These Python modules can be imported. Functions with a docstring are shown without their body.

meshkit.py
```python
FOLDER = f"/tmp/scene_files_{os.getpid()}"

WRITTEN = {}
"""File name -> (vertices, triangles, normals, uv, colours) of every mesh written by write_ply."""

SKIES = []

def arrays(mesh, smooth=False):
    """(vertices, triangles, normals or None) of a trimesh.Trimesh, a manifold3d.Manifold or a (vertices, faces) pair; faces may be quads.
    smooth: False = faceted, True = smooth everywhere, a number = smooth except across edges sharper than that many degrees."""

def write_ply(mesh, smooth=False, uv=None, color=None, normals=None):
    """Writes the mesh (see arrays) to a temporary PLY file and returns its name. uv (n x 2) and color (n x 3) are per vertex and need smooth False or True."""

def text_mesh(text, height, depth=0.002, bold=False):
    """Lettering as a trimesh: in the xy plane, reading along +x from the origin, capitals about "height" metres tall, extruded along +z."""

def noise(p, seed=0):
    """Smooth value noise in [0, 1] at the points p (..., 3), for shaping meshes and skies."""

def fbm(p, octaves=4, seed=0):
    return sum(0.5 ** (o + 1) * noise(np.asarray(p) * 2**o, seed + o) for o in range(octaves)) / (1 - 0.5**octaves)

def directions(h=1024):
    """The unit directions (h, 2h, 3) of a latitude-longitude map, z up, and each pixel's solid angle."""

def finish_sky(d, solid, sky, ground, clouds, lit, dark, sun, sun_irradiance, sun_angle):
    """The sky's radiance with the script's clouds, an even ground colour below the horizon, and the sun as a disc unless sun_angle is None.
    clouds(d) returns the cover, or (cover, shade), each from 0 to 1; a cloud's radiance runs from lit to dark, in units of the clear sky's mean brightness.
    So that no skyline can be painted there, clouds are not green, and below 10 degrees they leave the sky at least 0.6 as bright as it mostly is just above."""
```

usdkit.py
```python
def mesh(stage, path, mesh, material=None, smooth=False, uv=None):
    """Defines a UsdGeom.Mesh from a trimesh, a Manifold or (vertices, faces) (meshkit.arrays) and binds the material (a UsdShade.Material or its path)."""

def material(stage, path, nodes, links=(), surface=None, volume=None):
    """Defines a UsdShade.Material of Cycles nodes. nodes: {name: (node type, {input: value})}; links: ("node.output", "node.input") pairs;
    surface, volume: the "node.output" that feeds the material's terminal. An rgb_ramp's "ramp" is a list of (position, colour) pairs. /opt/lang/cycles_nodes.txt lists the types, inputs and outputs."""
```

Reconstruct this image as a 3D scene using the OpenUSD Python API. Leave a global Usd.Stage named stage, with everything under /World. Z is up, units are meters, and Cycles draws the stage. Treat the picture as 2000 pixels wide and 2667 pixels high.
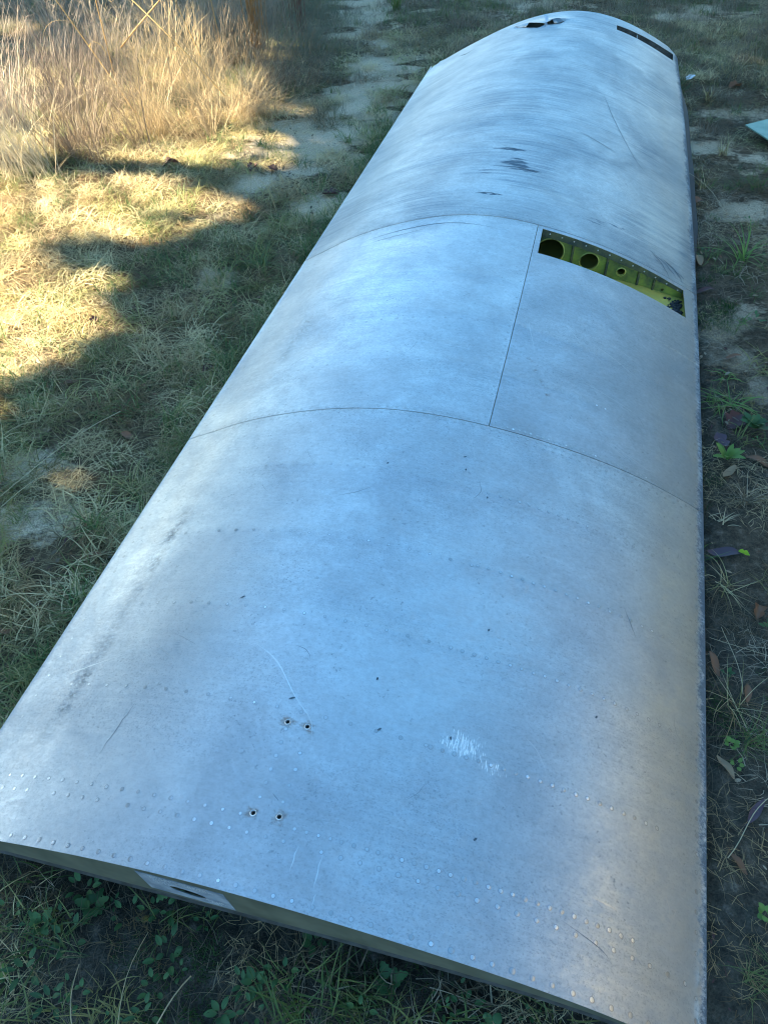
import math, random
import numpy as np, trimesh
import manifold3d as m3
from scipy.interpolate import CubicSpline
from shapely.geometry import Point, Polygon
from pxr import Usd, UsdGeom, UsdLux, UsdShade, Gf, Sdf, Vt
import usdkit, meshkit

stage = Usd.Stage.CreateInMemory()
UsdGeom.SetStageUpAxis(stage, 'Z'); UsdGeom.SetStageMetersPerUnit(stage, 1.0)
UsdGeom.Xform.Define(stage, '/World')
UsdGeom.Scope.Define(stage, '/World/Looks')

# ------------------------------------------------------------------ camera, sky, sun
PITCH, ROLL, FPX = 0.81535, -0.03417, 1931.79
CAM = np.array([0, 0, 1.6])
fw = np.array([0, math.cos(PITCH), -math.sin(PITCH)]); up0 = np.array([0, math.sin(PITCH), math.cos(PITCH)]); r0 = np.array([1.0, 0, 0])
rt = r0 * math.cos(ROLL) + up0 * math.sin(ROLL); up = up0 * math.cos(ROLL) - r0 * math.sin(ROLL)
cam = UsdGeom.Camera.Define(stage, '/World/camera')
M = Gf.Matrix4d(1)
for i, v in enumerate((rt, up, -fw)):
    M.SetRow(i, Gf.Vec4d(*v, 0))
M.SetRow(3, Gf.Vec4d(*CAM, 1))
cam.AddTransformOp().Set(M)
cam.CreateHorizontalApertureAttr(36.0); cam.CreateVerticalApertureAttr(36.0 * 1024 / 767)
cam.CreateFocalLengthAttr(FPX / 2000 * 36.0)
cam.CreateClippingRangeAttr(Gf.Vec2f(0.05, 2000))
EXPOSURE = 3.25
cam.CreateExposureAttr(EXPOSURE)

SUN_EL, SUN_AZ = math.radians(37), math.radians(-78)          # azimuth from +y towards +x
SUN = np.array([math.sin(SUN_AZ) * math.cos(SUN_EL), math.cos(SUN_AZ) * math.cos(SUN_EL), math.sin(SUN_EL)])
usdkit.material(stage, '/World/Looks/sky_light', {
    's': ('sky_texture', {'sky_type': 'single_scattering', 'sun_disc': False, 'sun_elevation': SUN_EL, 'sun_rotation': SUN_AZ, 'altitude': 100.0, 'air_density': 1.0, 'aerosol_density': 0.35, 'ozone_density': 1.0}),
    'h': ('hsv', {'hue': 0.483, 'saturation': 1.24, 'value': 1.0}), 'b': ('background_shader', {'strength': 0.05})}, [('s.color', 'h.color'), ('h.color', 'b.color')], surface='b.background')
dome = UsdLux.DomeLight.Define(stage, '/World/sky')
UsdShade.MaterialBindingAPI.Apply(dome.GetPrim()).Bind(UsdShade.Material.Get(stage, '/World/Looks/sky_light'))
dome.GetPrim().SetCustomDataByKey('kind', 'structure')
sun = UsdLux.DistantLight.Define(stage, '/World/sun')
sun.CreateNormalizeAttr(True); sun.CreateIntensityAttr(1.25); sun.CreateAngleAttr(0.53); sun.CreateColorAttr(Gf.Vec3f(1.0, 0.86, 0.58))
q = Gf.Rotation(Gf.Vec3d(0, 0, 1), Gf.Vec3d(*SUN)).GetQuat()
sun.AddOrientOp().Set(Gf.Quatf(q))

# ------------------------------------------------------------------ helpers
rng = np.random.default_rng(7)
NAMES = {}
def numbered(name, parent='/World'):
    k = parent + '/' + name
    n = NAMES.get(k, 0); NAMES[k] = n + 1
    return name if n == 0 else f'{name}_{n:03d}'
def tag(prim, label=None, cat=None, group=None, kind=None):
    for k, v in (('label', label), ('category', cat), ('group', group), ('kind', kind)):
        if v: prim.SetCustomDataByKey(k, v)
    return prim
def thing(name, label=None, cat=None, loc=(0, 0, 0), rz=0.0, group=None, kind=None):
    x = UsdGeom.Xform.Define(stage, '/World/' + numbered(name))
    x.AddTranslateOp().Set(Gf.Vec3d(*map(float, loc))); x.AddRotateZOp().Set(float(rz))
    return tag(x.GetPrim(), label, cat, group, kind)
def put(name, mesh, mat, parent=None, smooth=False, uv=None, normals=None, primvars=None):
    pp = '/World' if parent is None else str(parent.GetPath())
    path = pp + '/' + numbered(name, pp)
    m = usdkit.mesh(stage, path, mesh, MAT[mat] if isinstance(mat, str) else mat, smooth=smooth, uv=uv)
    if normals is not None:
        m.CreateNormalsAttr(Vt.Vec3fArray.FromNumpy(np.asarray(normals, np.float32))); m.SetNormalsInterpolation('vertex')
    for k, v in (primvars or {}).items():
        UsdGeom.PrimvarsAPI(m).CreatePrimvar(k, Sdf.ValueTypeNames.FloatArray, 'vertex').Set(Vt.FloatArray.FromNumpy(np.asarray(v, np.float32)))
    return m.GetPrim()
def mat(name, nodes, links, surface='p.BSDF'):
    MAT[name] = usdkit.material(stage, '/World/Looks/' + name, nodes, links, surface=surface)
MAT = {}
def join(parts):
    vs, fs, n = [], [], 0
    for v, f in parts:
        vs.append(v); fs.append(np.asarray(f) + n); n += len(v)
    return np.vstack(vs), np.vstack(fs)

# ------------------------------------------------------------------ materials
def skin_material(name, light, dark, streak, rough, streak_amt):
    N, L = {}, []
    N['tc'] = ('texture_coordinate', {})
    def noise(id, scale, nscale, detail=4, rough_=0.55, dist=0.0):
        N[id + 'm'] = ('mapping', {'scale': scale}); N[id] = ('noise_texture', {'scale': nscale, 'detail': float(detail), 'roughness': rough_, 'distortion': dist})
        L.append(('tc.object', id + 'm.vector')); L.append((id + 'm.vector', id + '.vector'))
    def ramp(id, src, stops):
        N[id] = ('rgb_ramp', {'ramp': stops}); L.append((src, id + '.fac'))
    def mixc(id, fac, a, b, t='mix'):
        N[id] = ('mix', {'mix_type': t, **({'fac': fac} if not isinstance(fac, str) else {}), **({'color1': a} if not isinstance(a, str) else {}), **({'color2': b} if not isinstance(b, str) else {})})
        if isinstance(fac, str): L.append((fac, id + '.fac'))
        if isinstance(a, str): L.append((a, id + '.color1'))
        if isinstance(b, str): L.append((b, id + '.color2'))
    def math_(id, op, a, b=0.0, clamp=False):
        N[id] = ('math', {'math_type': op, 'use_clamp': clamp, **({'value1': a} if not isinstance(a, str) else {}), **({'value2': b} if not isinstance(b, str) else {})})
        if isinstance(a, str): L.append((a, id + '.value1'))
        if isinstance(b, str): L.append((b, id + '.value2'))
    def attr(id, nm): N[id] = ('attribute', {'attribute': nm})
    G = lambda v: (v, v, v)
    noise('n1', (1, 1, 1), 3.0, 6, 0.62, 0.5); ramp('r1', 'n1.fac', [(0.36, G(0)), (0.66, G(1))])
    noise('n2', (1, 1.4, 1), 85.0, 5, 0.75); ramp('r2', 'n2.fac', [(0.35, G(0)), (0.68, G(1))])
    noise('n3', (1.5, 48, 1), 1.6, 7, 0.72, 0.25); ramp('r3', 'n3.fac', [(0.40, G(0)), (0.68, G(1))])
    noise('n4', (1, 1, 1), 120.0, 3, 0.6); ramp('r4', 'n4.fac', [(0.60, G(0)), (0.70, G(1))])
    noise('n5', (14, 260, 1), 1.0, 3, 0.6); ramp('r5', 'n5.fac', [(0.45, G(0)), (0.62, G(1))])
    noise('n6', (1, 1, 1), 9.0, 5, 0.7); ramp('r6', 'n6.fac', [(0.40, G(0)), (0.62, G(1))])
    noise('nm', (0.75, 1.1, 1), 15.0, 9, 0.78, 0.6); ramp('rm', 'nm.fac', [(0.38, G(0)), (0.64, G(1))])
    noise('nw', (0.8, 1.3, 1), 2.2, 4, 0.6, 0.8); ramp('rw', 'nw.fac', [(0.42, G(0.12)), (0.62, G(1))])
    mixc('c1', 'r1.color', light, dark)
    math_('sa0', 'multiply', 'r3.color', 'rw.color'); math_('sa', 'multiply', 'sa0.value', streak_amt)
    mixc('c2', 'sa.value', 'c1.color', streak)
    math_('fm', 'multiply', 'rm.color', 0.22); mixc('c2b', 'fm.value', 'c2.color', tuple(0.60 * d for d in dark))
    mixc('c3', 'f3.value', 'c2b.color', tuple(0.58 * d for d in dark)); math_('f3', 'multiply', 'r2.color', 0.30)
    # pitting specks, gathered where the skin is duller
    math_('f4a', 'multiply', 'r4.color', 'r6.color'); math_('f4', 'multiply', 'f4a.value', 0.6)
    mixc('c4', 'f4.value', 'c3.color', (0.20, 0.24, 0.28))
    # dirt line, edge grime
    attr('dirt', 'dirt'); math_('d1', 'multiply', 'dirt.fac', 0.72); math_('d2', 'add', 'n2.fac', 'n4.fac'); math_('d3', 'add', 'd2.value', -0.92); math_('d3b', 'multiply', 'd3.value', 3.2); math_('d3c', 'add', 'd3b.value', 0.45, True); math_('d4', 'multiply', 'd1.value', 'd3c.value', True)
    mixc('c5', 'd4.value', 'c4.color', (0.20, 0.18, 0.14))
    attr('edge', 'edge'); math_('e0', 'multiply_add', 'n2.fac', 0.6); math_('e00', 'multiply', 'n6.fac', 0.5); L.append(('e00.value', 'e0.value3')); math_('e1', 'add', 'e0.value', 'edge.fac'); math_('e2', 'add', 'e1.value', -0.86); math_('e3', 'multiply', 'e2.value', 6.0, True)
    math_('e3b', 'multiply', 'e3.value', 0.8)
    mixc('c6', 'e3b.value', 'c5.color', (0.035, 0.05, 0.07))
    # old dark paint left in broken strokes across the chord
    attr('smear', 'smear'); noise('n8', (9, 75, 1), 1.0, 4, 0.7, 0.4); math_('s1', 'add', 'n8.fac', 'smear.fac'); math_('s2', 'add', 's1.value', -1.04); math_('s3', 'multiply', 's2.value', 9.0, True)
    mixc('c7', 's3.value', 'c6.color', (0.085, 0.145, 0.20))
    # pale chalky deposit, also painting sunlit patches, and bright rub marks
    attr('chalk_sun', 'chalk_sun'); noise('n9', (3, 30, 1), 1.0, 5, 0.65); math_('k1', 'add', 'n9.fac', 'chalk_sun.fac'); math_('k2', 'add', 'k1.value', -0.85); math_('k3', 'multiply', 'k2.value', 3.0, True); math_('k4', 'multiply', 'k3.value', 0.7)
    mixc('c8', 'k4.value', 'c7.color', (0.86, 0.82, 0.76))
    attr('rub', 'rub'); noise('n10', (420, 60, 1), 1.0, 2, 0.6); math_('b1', 'add', 'n10.fac', 'rub.fac'); math_('b2', 'add', 'b1.value', -1.20); math_('b3', 'multiply', 'b2.value', 10.0, True)
    mixc('c9', 'b3.value', 'c8.color', (0.97, 0.97, 0.97))
    attr('rust', 'rust'); math_('u1', 'add', 'n2.fac', 'rust.fac'); math_('u2', 'add', 'u1.value', -0.78); math_('u3', 'multiply', 'u2.value', 2.0, True)
    mixc('c10', 'u3.value', 'c9.color', (0.17, 0.085, 0.04))
    attr('dark', 'darkmark'); math_('w1', 'add', 'n5.fac', 'dark.fac'); math_('w2', 'add', 'w1.value', -0.98); math_('w3', 'multiply', 'w2.value', 3.0, True); math_('w4', 'multiply', 'w3.value', 0.75)
    mixc('c11', 'w4.value', 'c10.color', (0.17, 0.24, 0.32))
    noise('nq', (1, 1.2, 1), 230.0, 2, 0.6); ramp('rq', 'nq.fac', [(0.54, G(0)), (0.66, G(1))]); math_('fq0', 'multiply_add', 'rw.color', 0.35); N['fq0'][1]['value3'] = 0.06; math_('fq', 'multiply', 'rq.color', 'fq0.value')
    mixc('c12', 'fq.value', 'c11.color', (0.22, 0.26, 0.31))
    # one grime factor drives metalness and roughness
    math_('g1', 'maximum', 'd4.value', 'e3b.value'); math_('g2', 'maximum', 'g1.value', 's3.value'); math_('g3', 'maximum', 'g2.value', 'u3.value', True)
    math_('met', 'multiply_add', 'g3.value', -0.75); N['met'][1]['value3'] = 0.92
    math_('ro1', 'multiply_add', 'r2.color', 0.10); N['ro1'][1]['value3'] = rough
    math_('ro2', 'multiply_add', 'r1.color', 0.08); L.append(('ro1.value', 'ro2.value3'))
    math_('ro2b', 'multiply_add', 'rm.color', 0.07); L.append(('ro2.value', 'ro2b.value3')); math_('ro3', 'multiply_add', 'r5.color', 0.05); L.append(('ro2b.value', 'ro3.value3'))
    math_('ro4', 'multiply_add', 'g3.value', 0.25); L.append(('ro3.value', 'ro4.value3'))
    math_('ro5', 'multiply_add', 'k4.value', 0.12); L.append(('ro4.value', 'ro5.value3'))
    # fine relief
    math_('h1', 'multiply', 'n5.fac', 0.00022); math_('h2', 'multiply_add', 'n2.fac', 0.00018); L.append(('h1.value', 'h2.value3'))
    math_('h3', 'multiply_add', 'n6.fac', 0.0005); L.append(('h2.value', 'h3.value3'))
    math_('h4', 'multiply_add', 'b3.value', -0.0002); L.append(('h3.value', 'h4.value3'))
    N['bump'] = ('bump', {'strength': 0.55, 'distance': 1.0}); L.append(('h4.value', 'bump.height'))
    N['p'] = ('principled_bsdf', {'specular_ior_level': 0.5, 'anisotropic': 0.35})
    L += [('c12.color', 'p.base_color'), ('met.value', 'p.metallic'), ('ro5.value', 'p.roughness'), ('bump.normal', 'p.normal')]
    mat(name, N, L)
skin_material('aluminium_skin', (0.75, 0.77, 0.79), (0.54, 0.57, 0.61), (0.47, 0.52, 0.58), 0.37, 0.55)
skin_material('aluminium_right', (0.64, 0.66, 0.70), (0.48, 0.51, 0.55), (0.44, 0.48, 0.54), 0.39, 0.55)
skin_material('aluminium_weathered', (0.64, 0.66, 0.68), (0.46, 0.49, 0.52), (0.25, 0.31, 0.38), 0.40, 1.0)

def simple(name, col, rough=0.6, metal=0.0, var=0.25, scale=30.0, bump=0.0, spec=0.5, dark=None):
    d = dark or tuple(c * (1 - var) for c in col)
    N = {'tc': ('texture_coordinate', {}), 'n': ('noise_texture', {'scale': scale, 'detail': 5.0, 'roughness': 0.65}), 'r': ('rgb_ramp', {'ramp': [(0.35, d), (0.65, col)]}), 'p': ('principled_bsdf', {'roughness': rough, 'metallic': metal, 'specular_ior_level': spec})}
    L = [('tc.object', 'n.vector'), ('n.fac', 'r.fac'), ('r.color', 'p.base_color')]
    if bump:
        N['b'] = ('bump', {'strength': 0.6, 'distance': bump}); L += [('n.fac', 'b.height'), ('b.normal', 'p.normal')]
    mat(name, N, L)
simple('bare_edge', (0.55, 0.58, 0.62), 0.42, 0.9)
simple('olive_primer', (0.125, 0.14, 0.11), 0.55, 0.15, 0.4, 11, dark=(0.065, 0.078, 0.06))
simple('yellow_primer', (0.62, 0.57, 0.13), 0.55, 0, 0.3, 9, dark=(0.42, 0.40, 0.10))
simple('green_primer', (0.34, 0.38, 0.06), 0.5, 0, 0.5, 11, dark=(0.06, 0.09, 0.045))
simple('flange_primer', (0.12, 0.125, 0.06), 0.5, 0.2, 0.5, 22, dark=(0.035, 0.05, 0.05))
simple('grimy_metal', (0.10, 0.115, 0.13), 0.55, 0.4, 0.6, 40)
simple('dark_matte', (0.025, 0.03, 0.04), 0.6, 0, 0.4, 60)
simple('hole_black', (0.012, 0.012, 0.013), 0.9)
simple('debris', (0.045, 0.05, 0.055), 0.7, 0, 0.6, 60, 0.004)
simple('placard', (0.40, 0.47, 0.56), 0.45, 0.3, 0.45, 24, dark=(0.17, 0.22, 0.30))
simple('placard_text', (0.72, 0.75, 0.78), 0.45, 0.5, 0.3, 90)
simple('scratch', (0.93, 0.93, 0.93), 0.3, 0.8, 0.1)
simple('mark_dark', (0.10, 0.155, 0.205), 0.6, 0.1, 0.4)
simple('green_paint', (0.26, 0.42, 0.34), 0.45, 0.0, 0.3, 9, dark=(0.15, 0.28, 0.22))
simple('white_scrap', (0.62, 0.66, 0.72), 0.5, 0, 0.2)
simple('berry', (0.36, 0.26, 0.05), 0.45, 0, 0.5, 40)
simple('bark', (0.10, 0.075, 0.055), 0.9, 0, 0.5, 12, 0.03)
# rivets: a head with grime around its rim (st.x runs from 0 at the centre to 1 at the rim)
def rivet_material(name, head, rim):
    mat(name, {'uv': ('attribute', {'attribute': 'st'}), 'x': ('separate_xyz', {}), 'o': ('object_info', {}), 'tc': ('texture_coordinate', {}), 'n': ('noise_texture', {'scale': 190.0, 'detail': 3.0}),
        'isl': ('geometry', {}), 'rm': ('rgb_ramp', {'ramp': [(0.0, (0, 0, 0)), (0.70, (0, 0, 0)), (0.80, (1, 1, 1)), (0.97, (1, 1, 1)), (1.0, (0.4, 0.4, 0.4))]}),
        'hv': ('rgb_ramp', {'ramp': [(0.0, tuple(h * 0.72 for h in head)), (0.55, head), (1.0, tuple(min(1, h * 1.2) for h in head))]}),
        'nm': ('math', {'math_type': 'multiply'}), 'c': ('mix', {'color2': rim}), 'p': ('principled_bsdf', {'metallic': 0.85, 'roughness': 0.36})},
        [('uv.vector', 'x.vector'), ('x.x', 'rm.fac'), ('tc.object', 'n.vector'), ('isl.random_per_island', 'hv.fac'), ('rm.color', 'nm.value1'), ('n.fac', 'rv.value'), ('rv.result', 'nm.value2'), ('nm.value', 'c.fac'), ('hv.color', 'c.color1'), ('c.color', 'p.base_color')]) if False else None
    N = {'uv': ('uvmap', {'attribute': 'st'}), 'x': ('separate_xyz', {}), 'isl': ('geometry', {}), 'o': ('object_info', {}), 'add': ('math', {'math_type': 'add'}), 'fr': ('math', {'math_type': 'fraction'}),
         'rm': ('rgb_ramp', {'ramp': [(0.0, (0, 0, 0)), (0.66, (0, 0, 0)), (0.76, (1, 1, 1)), (0.93, (0.9, 0.9, 0.9)), (1.0, (0.25, 0.25, 0.25))]}),
         'hv': ('rgb_ramp', {'ramp': [(0.0, tuple(h * 0.72 for h in head)), (0.6, head), (0.85, tuple(h * 1.1 for h in head)), (1.0, tuple(min(1, h * 1.35) for h in head))]}),
         'k': ('math', {'math_type': 'multiply'}), 'kk': ('math', {'math_type': 'multiply_add', 'value2': 0.65, 'value3': 0.2}),
         'c': ('mix', {'color2': rim}), 'p': ('principled_bsdf', {'metallic': 0.88, 'roughness': 0.34})}
    L = [('uv.UV', 'x.vector'), ('x.x', 'rm.fac'), ('isl.random_per_island', 'add.value1'), ('o.random', 'add.value2'), ('add.value', 'fr.value1'), ('fr.value', 'hv.fac'), ('fr.value', 'kk.value1'),
         ('rm.color', 'k.value1'), ('kk.value', 'k.value2'), ('k.value', 'c.fac'), ('hv.color', 'c.color1'), ('c.color', 'p.base_color')]
    mat(name, N, L)
rivet_material('rivet_metal', (0.66, 0.68, 0.71), (0.22, 0.24, 0.27))

def plant_material(name, stops, rough=0.55, trans=0.35, seed_island=True):
    N = {'g': ('geometry', {}), 'o': ('object_info', {}), 'a': ('math', {'math_type': 'add'}), 'f': ('math', {'math_type': 'fraction'}),
         'r': ('rgb_ramp', {'ramp': stops}), 'p': ('principled_bsdf', {'roughness': rough, 'specular_ior_level': 0.3}), 't': ('translucent_bsdf', {}), 'm': ('mix_closure', {'fac': trans})}
    L = [('g.random_per_island', 'a.value1'), ('o.random', 'a.value2'), ('a.value', 'f.value1'), ('f.value', 'r.fac'), ('r.color', 'p.base_color'), ('r.color', 't.color'), ('p.BSDF', 'm.closure1'), ('t.BSDF', 'm.closure2')]
    mat(name, N, L, surface='m.closure')
plant_material('dry_blades', [(0, (0.11, 0.078, 0.042)), (0.2, (0.34, 0.25, 0.13)), (0.5, (0.66, 0.56, 0.33)), (0.62, (0.70, 0.61, 0.38)), (0.8, (0.34, 0.34, 0.13)), (1, (0.11, 0.08, 0.045))])
plant_material('dark_blades', [(0, (0.08, 0.07, 0.05)), (0.4, (0.20, 0.165, 0.11)), (0.7, (0.11, 0.095, 0.07)), (0.85, (0.40, 0.35, 0.26)), (1, (0.5, 0.44, 0.33))])
plant_material('green_blades', [(0, (0.085, 0.15, 0.05)), (0.5, (0.13, 0.20, 0.065)), (0.8, (0.22, 0.25, 0.10)), (1, (0.065, 0.12, 0.05))])
plant_material('grey_blades', [(0, (0.13, 0.12, 0.09)), (0.3, (0.30, 0.27, 0.21)), (0.5, (0.12, 0.15, 0.09)), (0.75, (0.16, 0.14, 0.11)), (1, (0.42, 0.37, 0.29))])
plant_material('tall_dry', [(0, (0.16, 0.12, 0.085)), (0.25, (0.42, 0.32, 0.19)), (0.5, (0.68, 0.55, 0.34)), (0.7, (0.46, 0.35, 0.22)), (0.85, (0.15, 0.115, 0.09)), (1, (0.72, 0.62, 0.44))], trans=0.3)
plant_material('tall_purple', [(0, (0.12, 0.09, 0.08)), (0.4, (0.46, 0.38, 0.30)), (0.6, (0.26, 0.19, 0.165)), (0.8, (0.10, 0.075, 0.07)), (1, (0.52, 0.43, 0.33))], trans=0.3)
plant_material('golden_stalk', [(0, (0.50, 0.33, 0.13)), (1, (0.60, 0.42, 0.19))])
plant_material('russet_stalk', [(0, (0.30, 0.17, 0.07)), (1, (0.42, 0.26, 0.11))])
plant_material('maroon_stalk', [(0, (0.10, 0.06, 0.05)), (1, (0.17, 0.10, 0.08))])
plant_material('weed_leaf', [(0, (0.06, 0.15, 0.06)), (0.5, (0.085, 0.19, 0.075)), (1, (0.05, 0.115, 0.055))], 0.5, 0.3)
plant_material('bright_leaf', [(0, (0.14, 0.27, 0.07)), (0.5, (0.20, 0.34, 0.09)), (1, (0.10, 0.22, 0.06))], 0.5, 0.35)
plant_material('lime_leaf', [(0, (0.30, 0.48, 0.03)), (1, (0.34, 0.52, 0.04))], 0.5, 0.3)
plant_material('moss', [(0, (0.03, 0.075, 0.02)), (0.5, (0.05, 0.11, 0.025)), (1, (0.02, 0.05, 0.018))], 0.8, 0.15)
plant_material('leaf_brown', [(0, (0.19, 0.095, 0.055)), (1, (0.24, 0.12, 0.07))], 0.5, 0.15)
plant_material('leaf_maroon', [(0, (0.085, 0.04, 0.042)), (1, (0.11, 0.05, 0.05))], 0.5, 0.15)
plant_material('leaf_purple', [(0, (0.075, 0.055, 0.075)), (1, (0.095, 0.065, 0.09))], 0.45, 0.1)
plant_material('leaf_tan', [(0, (0.30, 0.22, 0.14)), (1, (0.34, 0.25, 0.16))], 0.5, 0.2)
plant_material('straw', [(0, (0.50, 0.43, 0.28)), (1, (0.56, 0.48, 0.32))], 0.5, 0.2)
plant_material('pine_foliage', [(0, (0.035, 0.06, 0.022)), (0.5, (0.055, 0.085, 0.03)), (1, (0.08, 0.10, 0.035))], 0.6, 0.25)
plant_material('far_pine', [(0, (0.022, 0.036, 0.022)), (0.5, (0.035, 0.05, 0.03)), (1, (0.05, 0.06, 0.035))], 0.6, 0.15)
plant_material('glint_foliage', [(0, (0.56, 0.51, 0.40)), (0.5, (0.64, 0.59, 0.48)), (1, (0.48, 0.42, 0.32))], 0.6, 0.3)  # pale leaf tone set for the glint of the added tree

# ground: pale sand, dark humus, dark soil with shade painted in, by two vertex maps and noise
mat('ground_soil', {
    'tc': ('texture_coordinate', {}), 'sand': ('attribute', {'attribute': 'sand'}), 'shaded_soil': ('attribute', {'attribute': 'shaded_soil'}),
    'n1': ('noise_texture', {'scale': 2.3, 'detail': 6.0, 'roughness': 0.65}), 'n2': ('noise_texture', {'scale': 28.0, 'detail': 6.0, 'roughness': 0.75}), 'n3': ('noise_texture', {'scale': 220.0, 'detail': 3.0, 'roughness': 0.7}),
    's1': ('math', {'math_type': 'add'}), 's2': ('math', {'math_type': 'add', 'value2': -0.72}), 's3': ('math', {'math_type': 'multiply', 'value2': 4.0, 'use_clamp': True}),
    'soil': ('rgb_ramp', {'ramp': [(0.3, (0.05, 0.036, 0.023)), (0.5, (0.115, 0.082, 0.05)), (0.7, (0.22, 0.165, 0.105))]}),
    'sandc': ('rgb_ramp', {'ramp': [(0.3, (0.44, 0.355, 0.245)), (0.7, (0.72, 0.60, 0.44))]}),
    'shaded_soil_col': ('rgb_ramp', {'ramp': [(0.35, (0.03, 0.03, 0.026)), (0.55, (0.08, 0.075, 0.062)), (0.72, (0.19, 0.175, 0.15))]}),
    'c1': ('mix', {}), 'c2': ('mix', {}), 'fine': ('rgb_ramp', {'ramp': [(0.35, (0.55, 0.55, 0.55)), (0.6, (1.1, 1.1, 1.1))]}), 'c3': ('mix', {'mix_type': 'multiply', 'fac': 0.8}),
    'hm': ('math', {'math_type': 'multiply', 'value2': 0.010}), 'hm2': ('math', {'math_type': 'multiply_add', 'value2': 0.003}), 'b': ('bump', {'strength': 0.9, 'distance': 1.0}), 'p': ('principled_bsdf', {'roughness': 0.95, 'specular_ior_level': 0.15})},
    [('tc.object', 'n1.vector'), ('tc.object', 'n2.vector'), ('tc.object', 'n3.vector'), ('sand.fac', 's1.value1'), ('n2.fac', 's1.value2'), ('s1.value', 's2.value1'), ('s2.value', 's3.value1'),
     ('n2.fac', 'soil.fac'), ('n3.fac', 'sandc.fac'), ('soil.color', 'c1.color1'), ('sandc.color', 'c1.color2'), ('s3.value', 'c1.fac'), ('n2.fac', 'shaded_soil_col.fac'), ('c1.color', 'c2.color1'), ('shaded_soil_col.color', 'c2.color2'), ('shaded_soil.fac', 'c2.fac'),
     ('n3.fac', 'fine.fac'), ('c2.color', 'c3.color1'), ('fine.color', 'c3.color2'), ('c3.color', 'p.base_color'), ('n2.fac', 'hm.value1'), ('n3.fac', 'hm2.value1'), ('hm.value', 'hm2.value3'), ('hm2.value', 'b.height'), ('b.normal', 'p.normal')])

# ------------------------------------------------------------------ the wing's shape
YAW, X0, Y0 = 0.26359, -0.91621, 0.57181
CN, CF, LN, BOW, S2M = 1.4814, 1.53951, 5.12655, 0.05627, 2.39237
UK = np.linspace(0, 1, 9)
ZN = CubicSpline(UK, [0.11132, 0.18073, 0.23355, 0.26508, 0.27068, 0.25545, 0.22508, 0.16563, 0.0511])
Z2 = CubicSpline(UK, [0.07844, 0.18696, 0.26556, 0.31057, 0.31588, 0.28468, 0.22923, 0.15114, 0.05115])
ZF = CubicSpline(UK, [0.0439, 0.13966, 0.23327, 0.30874, 0.3514, 0.35336, 0.31223, 0.23568, 0.13506])
SEAM1 = lambda u: 1.22764 + 0.06557 * u
SEAM2 = lambda u: 2.39237 + 0.08748 * u
NEAR = lambda u: -0.0171 * u
TIPLINE = lambda u: np.interp(u, [0, .231, .487, .653, 1], [4.845, 4.665, 4.60, 4.60, 4.66])
FAR = lambda u: 5.12655 + 0.14151 * u
RIBS = [0.115, 0.33, 0.553, 0.784, 1.02, 1.51, 1.765, 2.01]
def chord(s):
    t = s / LN
    return CN + (CF - CN) * t + BOW * 4 * t * (1 - t)
TEARS = [((0.352, 5.055), (0.466, 4.915), 0.016), ((0.474, 4.94), (0.536, 5.016), 0.020)]
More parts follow.
